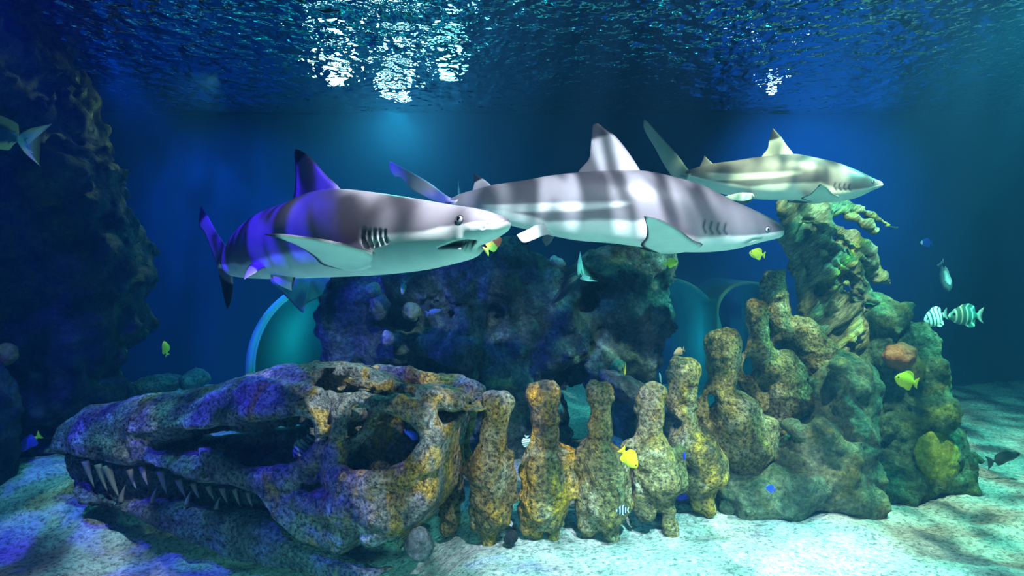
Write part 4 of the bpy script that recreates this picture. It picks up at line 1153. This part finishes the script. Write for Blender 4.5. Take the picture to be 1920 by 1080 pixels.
    for b in (0, 1):
        for k in range(R - 1):
            for j in range(m): Fc.append((b * blk + k * m + j, b * blk + k * m + (j + 1) % m, b * blk + (k + 1) * m + (j + 1) % m, b * blk + (k + 1) * m + j))
        for j in range(m): Fc.append((b * blk + (R - 1) * m + j, b * blk + (R - 1) * m + (j + 1) % m, b * blk + R * m))
    V, Fc = weld(V, Fc)
    Cc = np.tile(np.array([[0.30, 0.72, 0.52]]), (len(V), 1)); Cc[np.min(np.linalg.norm(V[:, None] - out[None], axis=2), 1) < 0.008] = (0.8, 0.95, 0.85)  # green light painted into the skin colour, outline paler
    tag(mesh_obj('ray', V, Fc, MAT['fish'], cen, attrs={'Col': Cc}), 'pale green-lit ray with a pointed wing, under the front shark belly', 'ray')
# ------------------------------------------------------------------ materials table
MAT = {}


def sand_material():
    t = NT('white_sand'); v = coord(t)
    c = t.ramp(t.noise(2.2, 5, 0.6, v, 0.4), [(0.3, (0.56, 0.58, 0.55)), (0.7, (0.90, 0.90, 0.85))])
    c = t.mix(0.75, c, t.ramp(t.noise(48, 5, 0.8, v), [(0.40, (0.10, 0.13, 0.15)), (0.52, (1.0, 1.0, 1.0))]), 'MULTIPLY')
    h = t.math('ADD', t.noise(42, 6, 0.72, v, 0.5), t.math('MULTIPLY', t.noise(9, 3, 0.5, v), 1.4))
    return t.finish(c, 0.95, t.bump(h, 0.9, 0.035), 0.1)


def build_materials():
    M = MAT
    M['skin'] = skin_material('shark_skin')
    M['fish'] = fish_material('fish_skin', None)
    M['eye'] = plain('shark_eye', (0.62, 0.64, 0.66), 0.15, 0.6)
    M['pupil'] = plain('pupil', (0.004, 0.004, 0.006), 0.1, 0.6)
    M['lid'] = plain('eyelid', (0.10, 0.09, 0.11), 0.5)
    M['fisheye'] = plain('fish_eye', (0.01, 0.01, 0.015), 0.15, 0.6)
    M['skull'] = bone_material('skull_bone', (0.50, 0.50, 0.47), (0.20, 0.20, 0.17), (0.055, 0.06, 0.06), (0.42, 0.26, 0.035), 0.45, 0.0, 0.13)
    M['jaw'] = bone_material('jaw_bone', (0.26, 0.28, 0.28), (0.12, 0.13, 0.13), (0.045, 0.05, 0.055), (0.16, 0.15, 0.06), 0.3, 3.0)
    M['tooth'] = plain('tooth', (0.22, 0.20, 0.17), 0.5)
    M['vert'] = [bone_material('vertebra_bone_%d' % k, (0.42, 0.37, 0.24), (0.20, 0.15, 0.05), (0.05, 0.045, 0.022), g, a, 1.3 * k) for k, (g, a) in enumerate(
        [((0.28, 0.28, 0.05), 0.5), ((0.42, 0.24, 0.03), 0.55), ((0.60, 0.31, 0.015), 0.7), ((0.34, 0.22, 0.035), 0.5), ((0.38, 0.23, 0.035), 0.5), ((0.48, 0.31, 0.03), 0.6), ((0.34, 0.25, 0.05), 0.45), ((0.38, 0.25, 0.05), 0.45), ((0.24, 0.17, 0.07), 0.4)])]
    M['trunk'] = rock_material('gnarled_rock', (0.08, 0.095, 0.055), (0.30, 0.31, 0.18), (0.62, 0.62, 0.42), (0.46, 0.46, 0.10), 0.6, 4.0, 1.0, (0.6, 1.2, 2.6, 0.72))
    M['mound'] = rock_material('mound_rock', (0.06, 0.085, 0.06), (0.16, 0.20, 0.12), (0.32, 0.33, 0.18), (0.26, 0.22, 0.06), 0.5, 5.0)
    M['boulder'] = rock_material('boulder_rock', (0.03, 0.075, 0.05), (0.10, 0.20, 0.11), (0.26, 0.36, 0.20), (0.16, 0.24, 0.07), 0.6, 5.0)
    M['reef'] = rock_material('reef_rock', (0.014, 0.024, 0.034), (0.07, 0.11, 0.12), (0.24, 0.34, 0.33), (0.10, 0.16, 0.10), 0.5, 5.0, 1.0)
    M['slab'] = rock_material('slab_rock', (0.06, 0.07, 0.08), (0.16, 0.18, 0.20), (0.36, 0.38, 0.40), (0.2, 0.2, 0.2), 0.3, 6.0)
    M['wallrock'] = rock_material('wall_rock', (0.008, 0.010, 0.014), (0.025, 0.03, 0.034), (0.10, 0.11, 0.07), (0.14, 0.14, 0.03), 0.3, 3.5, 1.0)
    M['lowrock'] = rock_material('low_rock', (0.08, 0.11, 0.11), (0.18, 0.22, 0.21), (0.34, 0.38, 0.35), (0.16, 0.26, 0.16), 0.4, 6.0)
    for k, c in dict(greencoral=(0.26, 0.34, 0.06), redsponge=(0.30, 0.10, 0.04), olivesponge=(0.20, 0.18, 0.05), palecoral=(0.14, 0.20, 0.12), whitecoral=(0.36, 0.40, 0.36), bluecoral=(0.09, 0.11, 0.13), tealcoral=(0.14, 0.22, 0.18)).items():
        t = NT(k); v = coord(t)
        M[k] = t.finish(t.mix(0.8, c, t.ramp(t.noise(40, 5, 0.7, v), [(0.3, (0.4, 0.4, 0.4)), (0.65, (1.35, 1.35, 1.35))]), 'MULTIPLY'), 0.85, t.bump(t.noise(70, 5, 0.6, v), 0.7, 0.015), 0.2)
    M['sand'] = sand_material()
    t = NT('tank_paint'); v = coord(t)
    M['wall'] = t.finish(t.ramp(t.noise(0.9, 4, 0.5, v), [(0.3, (0.012, 0.048, 0.115)), (0.7, (0.018, 0.066, 0.145))]), 0.9, None, 0.05)
    # acrylic: mostly clear, tinted, polished
    t = NT('acrylic'); o = t.n('ShaderNodeOutputMaterial')
    tr = t.n('ShaderNodeBsdfTransparent'); tr.inputs[0].default_value = (0.62, 0.95, 0.93, 1)
    gl = t.n('ShaderNodeBsdfGlossy'); gl.inputs['Roughness'].default_value = 0.06; gl.inputs[0].default_value = (0.7, 1, 0.95, 1)
    fr = t.n('ShaderNodeFresnel'); fr.inputs[0].default_value = 1.25
    tl = t.n('ShaderNodeBsdfDiffuse'); tl.inputs[0].default_value = (0.35, 0.75, 0.72, 1)  # teal diffuse share put in so the shell looks lit
    m1 = t.n('ShaderNodeMixShader'); m2 = t.n('ShaderNodeMixShader'); m2.inputs[0].default_value = 0.08
    t.l(fr.outputs[0], m1.inputs[0]); t.l(tr.outputs[0], m1.inputs[1]); t.l(gl.outputs[0], m1.inputs[2])
    t.l(m1.outputs[0], m2.inputs[1]); t.l(tl.outputs[0], m2.inputs[2]); t.l(m2.outputs[0], o.inputs[0])
    M['acrylic'] = t.m
    M['acrylicrim'] = plain('acrylic_edge', (0.25, 0.80, 0.72), 0.25, 0.5)
    M['tunnelfloor'] = plain('tunnel_floor', (0.10, 0.42, 0.50), 0.5, 0.3)
    # water: rippled surface on top, faint blue haze inside
    t = NT('water'); o = t.n('ShaderNodeOutputMaterial')
    g = t.n('ShaderNodeBsdfGlass'); g.inputs['IOR'].default_value = 1.33; g.inputs['Roughness'].default_value = 0.0; g.inputs[0].default_value = (1, 1, 1, 1)
    nb = t.bump(t.noise(8.0, 2, 0.5, stretched(t, 1.0, 0.8, 1.0)), 1.0, 0.11); t.l(nb, g.inputs['Normal'])
    t.l(g.outputs[0], o.inputs['Surface'])
    s = t.n('ShaderNodeVolumeScatter'); s.inputs['Color'].default_value = (0.10, 0.45, 1.0, 1); s.inputs['Density'].default_value = HAZE; s.inputs['Anisotropy'].default_value = 0.35
    a = t.n('ShaderNodeVolumeAbsorption'); a.inputs['Color'].default_value = (0.15, 0.78, 0.92, 1); a.inputs['Density'].default_value = 0.10
    ad = t.n('ShaderNodeAddShader'); t.l(s.outputs[0], ad.inputs[0]); t.l(a.outputs[0], ad.inputs[1]); t.l(ad.outputs[0], o.inputs['Volume'])
    M['water'] = t.m
    t = NT('flood_lens'); o = t.n('ShaderNodeOutputMaterial'); e = t.n('ShaderNodeEmission'); e.inputs[0].default_value = (0.75, 1.0, 0.92, 1); e.inputs[1].default_value = 60.0
    t.l(e.outputs[0], o.inputs[0]); M['lens'] = t.m
    M['housing'] = plain('lamp_housing', (0.03, 0.03, 0.035), 0.5)


HAZE = 0.022


def box(name, lo, hi, mat):
    x0, y0, z0 = lo; x1, y1, z1 = hi
    V = [(x0, y0, z0), (x1, y0, z0), (x1, y1, z0), (x0, y1, z0), (x0, y0, z1), (x1, y0, z1), (x1, y1, z1), (x0, y1, z1)]
    Fc = [(0, 3, 2, 1), (4, 5, 6, 7), (0, 1, 5, 4), (1, 2, 6, 5), (2, 3, 7, 6), (3, 0, 4, 7)]
    return mesh_obj(name, V, Fc, mat, ((x0 + x1) / 2, (y0 + y1) / 2, z0), smooth=False)


ZW = 2.78


def build_tank():
    # sand bed
    nx, ny = 420, 340
    xs = np.linspace(-6.2, 6.2, nx); ys = np.linspace(-0.9, 6.7, ny)
    X, Y = np.meshgrid(xs, ys, indexing='ij')
    P = np.stack([X, Y, X * 0], -1)
    Z = 0.050 * fbm(P, 1.1, 3, 12) + 0.022 * fbm(P, 4.5, 3, 14) + 0.010 * fbm(P, 14, 2, 16)
    Z += 0.05 * np.exp(-((X - 1.1) ** 2 / 0.9 + (Y - 2.45) ** 2 / 0.10)) + 0.05 * np.exp(-((X + 2.4) ** 2 / 0.8 + (Y - 3.4) ** 2 / 0.25))
    Z -= 0.17 * sstep(-0.10, -0.55, X) * sstep(3.7, 2.95, Y)
    V = np.stack([X, Y, Z], -1).reshape(-1, 3)
    i, j = np.meshgrid(np.arange(nx - 1), np.arange(ny - 1), indexing='ij'); k = (i * ny + j).ravel()
    o = mesh_obj('floor', V, np.stack([k, k + ny, k + ny + 1, k + 1], 1), MAT['sand'])
    tag(o, 'white rippled sand bed of the tank', None, None, 'structure')
    for n, lo, hi, lab in (('wall_back', (-6.4, 6.6, -0.4), (6.4, 6.9, 3.6), 'deep blue painted back wall of the tank'), ('wall_left', (-6.4, -1.2, -0.4), (-6.1, 6.6, 3.6), 'dark blue left wall of the tank'), ('wall_right', (5.4, -1.2, -0.4), (5.7, 6.6, 3.6), 'dark blue right wall of the tank')):
        tag(box(n, lo, hi, MAT['wall']), lab, None, None, 'structure')
    # body of water: box with a rippled top
    nx, ny = 520, 400
    xs = np.linspace(-6.6, 6.6, nx); ys = np.linspace(-1.3, 7.2, ny)
    X, Y = np.meshgrid(xs, ys, indexing='ij'); P = np.stack([X, Y, X * 0], -1)
    Z = ZW + 0.030 * fbm(P * np.array([1, .8, 1]), 2.2, 2, 33) + 0.016 * fbm(P * np.array([1, .8, 1]), 6.0, 2, 35)
    V = np.stack([X, Y, Z], -1).reshape(-1, 3)
    i, j = np.meshgrid(np.arange(nx - 1), np.arange(ny - 1), indexing='ij'); k = (i * ny + j).ravel()
    Q = np.stack([k, k + ny, k + ny + 1, k + 1], 1).tolist()
    b0 = len(V); V = np.vstack([V, [[-6.6, -1.3, -.6], [6.6, -1.3, -.6], [6.6, 7.2, -.6], [-6.6, 7.2, -.6]]])
    e0 = [a * ny for a in range(nx)]; e1 = [(nx - 1) * ny + b for b in range(ny)]; e2 = [a * ny + ny - 1 for a in range(nx)][::-1]; e3 = list(range(ny))[::-1]
    Q += [[b0, b0 + 1] + e0[::-1], [b0 + 1, b0 + 2] + e1[::-1], [b0 + 2, b0 + 3] + e2[::-1], [b0 + 3, b0] + e3[::-1], [b0 + 3, b0 + 2, b0 + 1, b0]]
    o = mesh_obj('water', V, Q, MAT['water'])
    tag(o, 'clear blue hazy tank water under its rippled surface', None, None, 'stuff')

    # acrylic tunnels
    def arch(label, path, r, z0, rim_w=0.03, wall=0.022, rim=True, n=40, side=0.45):
        path = [np.array(p, float) for p in path]
        root = empty('acrylic_tunnel', [path[0][0], path[0][1], 0]); tag(root, label, 'tunnel')
        prof = [(-r, -0.1), (-r, z0 * .5)] + [(-r * math.cos(math.pi * k / n), z0 + r * math.sin(math.pi * k / n)) for k in range(n + 1)] + [(r, z0 * .5), (r, -0.1)]
        prof = np.array(prof); c = np.array([0, z0])
        inner = prof.copy(); inner[:, 0] *= (r - wall) / r; inner[2:-2, 1] = z0 + (prof[2:-2, 1] - z0) * (r - wall) / r
        def sweep(name, A, B, path, mat, lab=None):
            V, Fc = [], []; m = len(A)
            for k, p in enumerate(path):
                t = (path[min(k + 1, len(path) - 1)] - path[max(k - 1, 0)]); t /= np.linalg.norm(t); nrm = np.array([t[1], -t[0]])
                for q in (A, B):
                    for x, z in q: V.append((p[0] + nrm[0] * x, p[1] + nrm[1] * x, z))
            for k in range(len(path) - 1):
                for j in range(m - 1):
                    a = k * 2 * m; b = (k + 1) * 2 * m
                    Fc.append((a + j, a + j + 1, b + j + 1, b + j)); Fc.append((a + m + j, b + m + j, b + m + j + 1, a + m + j + 1))
            for k in (0, len(path) - 1):
                a = k * 2 * m
                for j in range(m - 1): Fc.append((a + j, a + m + j, a + m + j + 1, a + j + 1))
            V = np.array(V)
            o = mesh_obj(name, V, Fc, mat, V.mean(0), root)
            if lab: o['label'] = lab
        sweep('shell', prof, inner, smooth_poly(np.array(path), 6, False) if len(path) > 2 else path, MAT['acrylic'])
        if rim:
            t = path[1] - path[0]; t /= np.linalg.norm(t)
            big = prof * np.array([1 + 0.03 / r, 1]); big[2:-2, 1] = z0 + (prof[2:-2, 1] - z0) * (1 + 0.012 / r)
            sweep('rim', big, inner, [path[0] - t * rim_w, path[0] + t * rim_w], MAT['acrylicrim'], 'bright teal rim')
        # walkway inside
        A = [np.array([(-r + wall) * 1, 0.05]), np.array([(r - wall), 0.05])]
        return root
    c = U(640, 690, 5.0)
    arch('teal-lit acrylic tunnel arch opening left of the reef rock', [(c[0], 4.95), (c[0] + 0.03, 5.6), (c[0] + 0.3, 6.5)], 0.70, c[2])
    c = U(1255, 625, 5.3)
    arch('clear acrylic tunnel dome seen right of the reef rock', [(c[0] - .05, 5.3), (c[0], 5.8), (c[0] - 0.1, 6.5)], 0.47, c[2], rim=False)
    c = U(1405, 588, 4.75)
    arch('green-lit acrylic tunnel bend behind the white-topped vertebra', [(c[0], 4.75), (c[0] + 0.1, 5.3), (c[0] + 0.3, 6.4)], 0.24, c[2], rim=False)


# ------------------------------------------------------------------ lights
def dapple(light, kind, scale=(6, 6), lo=0.3, hi=0.7, fmin=0.1, gain=1.0, seed=0.0, detail=2.0):
    """Stands in for light through the rippled surface: a noise pattern put into the lamp breaks up its beam."""
    light.use_nodes = True
    t = NT('x', light.node_tree); o = t.n('ShaderNodeOutputLight'); e = t.n('ShaderNodeEmission')
    tc = t.n('ShaderNodeTexCoord'); vt = t.n('ShaderNodeVectorTransform', vector_type='VECTOR', convert_from='WORLD', convert_to='OBJECT')
    t.l(tc.outputs['Normal'], vt.inputs[0])
    sx = t.n('ShaderNodeSeparateXYZ'); t.l(tc.outputs['Normal'], sx.inputs[0])
    cb = t.n('ShaderNodeCombineXYZ')
    t.l(t.math('MULTIPLY', t.math('DIVIDE', sx.outputs[0], sx.outputs[2]), scale[0]), cb.inputs[0])
    t.l(t.math('MULTIPLY', t.math('DIVIDE', sx.outputs[1], sx.outputs[2]), scale[1]), cb.inputs[1])
    cb.inputs[2].default_value = seed
    f = t.noise(1.0, detail, 0.5, cb.outputs[0], 0.3)
    r = t.ramp(f, [(lo, fmin), (hi, 1.0)])
    t.l(t.math('MULTIPLY', r, gain), e.inputs['Strength']); t.l(e.outputs[0], o.inputs[0])


def spot(name, pos, target, color, power, angle=60, blend=0.6, radius=0.05, roll=0.0, dap=None):
    l = bpy.data.lights.new(name, 'SPOT'); l.color = color; l.energy = power; l.spot_size = math.radians(angle); l.spot_blend = blend; l.shadow_soft_size = radius
    o = bpy.data.objects.new(name, l); COL.objects.link(o); o.location = pos
    q = (Vector(target) - Vector(pos)).to_track_quat('-Z', 'Y'); o.rotation_euler = (q.to_matrix().to_4x4() @ Matrix.Rotation(roll, 4, 'Z')).to_euler()
    if dap: dapple(l, None, **dap)
    return o


def point(name, pos, color, power, radius=0.08):
    l = bpy.data.lights.new(name, 'POINT'); l.color = color; l.energy = power; l.shadow_soft_size = radius
    o = bpy.data.objects.new(name, l); COL.objects.link(o); o.location = pos; return o


def build_lights():
    spot('key_lamp', (0.40, 1.0, 2.64), (0.12, 2.15, 0.75), (1.0, 0.90, 1.0), 720, 68, 0.55, 0.015, 0, dict(scale=(17, 4.0), lo=0.43, hi=0.58, fmin=0.15, seed=2.0, detail=1.0))
    spot('sand_lamp', (1.0, 1.0, 2.66), (0.9, 1.95, 0.0), (0.52, 1.0, 0.91), 1900, 47, 0.6, 0.03, 0, dict(scale=(8, 8), lo=0.38, hi=0.62, fmin=0.25, seed=7.0))
    for x in (-0.75, 0.1, 0.95):
        spot('belly_bounce_fill', (x, 0.25, 0.55), (x, 0.75, 0.0), (0.24, 1.0, 0.80), 170, 84, 0.5, 0.04)  # added low spots: light bounced off the sand fills the shark bellies
    spot('trunk_fill_light', (1.75, 2.3, 2.70), (1.75, 3.5, 1.05), (0.98, 1.0, 0.58), 460, 72, 0.6, 0.02, 0, dict(scale=(15, 6), lo=0.43, hi=0.58, fmin=0.12, seed=13.0, detail=1.0))  # added to brighten the trunk and the shark above it
    spot('violet_lamp', (-1.9, 1.7, 2.68), (-1.5, 2.75, 0.7), (0.06, 0.015, 1.0), 560, 82, 0.4, 0.02, 0, dict(scale=(10, 7), lo=0.45, hi=0.55, fmin=0.03, seed=4.0))
    spot('left_sand_lamp', (-2.3, 2.4, 2.68), (-2.2, 3.0, 0.0), (0.22, 0.80, 1.0), 170, 60, 0.7, 0.03, 0, dict(scale=(8, 10), lo=0.42, hi=0.58, fmin=0.08, seed=5.0))
    spot('reef_fill_light', (-0.3, 3.1, 2.70), (-0.25, 4.0, 0.9), (0.10, 0.62, 1.0), 90, 100, 0.7, 0.03, 0, dict(scale=(8, 8), lo=0.42, hi=0.6, fmin=0.1, seed=11.0))  # added dim fill for the reef rock, outside the key beam
    spot('teal_lamp', (-1.12, 6.2, 2.70), (-1.3, 5.0, 0.2), (0.06, 1.0, 0.80), 120, 120, 0.7, 0.10)
    point('surface_glitter_light', (-1.12, 6.2, 2.70), (0.50, 1.0, 0.85), 24, 0.13)
    point('surface_glitter_light', (-1.55, 5.6, 2.71), (0.55, 1.0, 0.90), 4, 0.09)  # added, like the next one, to widen the surface glitter
    point('surface_glitter_light', (-0.55, 5.5, 2.71), (0.25, 1.0, 0.90), 3, 0.10)
    point('surface_glitter_light', (2.4, 5.9, 2.71), (0.6, 0.9, 1.0), 0.9, 0.03)
    spot('right_teal_lamp', (2.7, 3.0, 2.68), (2.35, 3.7, 0.0), (0.22, 1.0, 0.70), 620, 115, 0.7, 0.03, 0, dict(scale=(10, 8), lo=0.42, hi=0.58, fmin=0.12, seed=9.0))
    spot('right_blue_lamp', (3.0, 5.0, 2.70), (3.1, 6.6, 1.9), (0.01, 0.32, 1.0), 300, 84, 0.95, 0.08)
    spot('left_blue_lamp', (-3.2, 5.0, 2.70), (-2.9, 6.4, 1.4), (0.01, 0.20, 1.0), 260, 90, 0.9, 0.08, 0, dict(scale=(8, 3), lo=0.35, hi=0.65, fmin=0.3, seed=3.0))
    spot('shaft_lamp', (-2.9, 4.6, 2.72), (-1.7, 5.2, 0.3), (0.02, 0.24, 1.0), 260, 56, 0.8, 0.02, 0, dict(scale=(16, 6), lo=0.46, hi=0.58, fmin=0.02, seed=6.0, detail=1.0))
    point('tunnel_and_fill_light', tuple(U(572, 625, 4.6)), (0.10, 1.0, 0.62), 2.5, 0.03)  # fill added in front of the tunnel to brighten the ray and reef edge
    spot('wash_lamp', (-1.0, 5.1, 2.70), (-1.0, 6.5, 1.0), (0.01, 0.40, 1.0), 32, 140, 0.9, 0.08)
    spot('cliff_lamp', (-2.3, 5.0, 2.70), (-2.8, 4.2, 1.5), (0.7, 1.0, 0.45), 130, 100, 0.8, 0.03, 0, dict(scale=(14, 14), lo=0.52, hi=0.58, fmin=0.02, seed=1.0))
    point('tunnel_and_fill_light', tuple(U(600, 640, 5.7)), (0.03, 0.80, 1.0), 4.5, 0.06)
    point('tunnel_and_fill_light', tuple(U(1250, 640, 5.9)), (0.03, 0.65, 1.0), 6, 0.06)


def build_camera():
    cam = bpy.data.cameras.new('camera'); cam.sensor_width = 36.0; cam.lens = 36.0 * F / 1920.0
    cam.shift_y = (HY - 540.0) / 1920.0 * 1.0; cam.clip_start = 0.02
    o = bpy.data.objects.new('camera', cam); COL.objects.link(o); o.location = (0, 0, CZ); o.rotation_euler = (math.pi / 2, 0, 0)
    SC.camera = o
    w = bpy.data.worlds.new('hall'); SC.world = w; w.use_nodes = True
    bg = w.node_tree.nodes.get('Background') or w.node_tree.nodes.new('ShaderNodeBackground')
    bg.inputs[0].default_value = (0.05, 0.25, 0.5, 1); bg.inputs[1].default_value = 0.03
    SC.view_settings.view_transform = 'Standard'; SC.view_settings.look = 'None'; SC.view_settings.gamma = 1.0
    SC.view_settings.use_curve_mapping = False; SC.view_settings.exposure = 0.15
    SC.cycles.use_denoising = True
    SC.cycles.max_bounces = 8; SC.cycles.transparent_max_bounces = 12; SC.cycles.volume_bounces = 1
    SC.cycles.sample_clamp_indirect = 4.0; SC.cycles.caustics_refractive = False; SC.cycles.caustics_reflective = False
import os, time
T0 = time.time()
build_materials()
STEPS = [build_tank, build_sharks, build_skull, build_vertebrae, build_rocks, build_fish, build_lights, build_camera]
for fn_ in STEPS:
    fn_()
    print('built', fn_.__name__, round(time.time() - T0, 1))
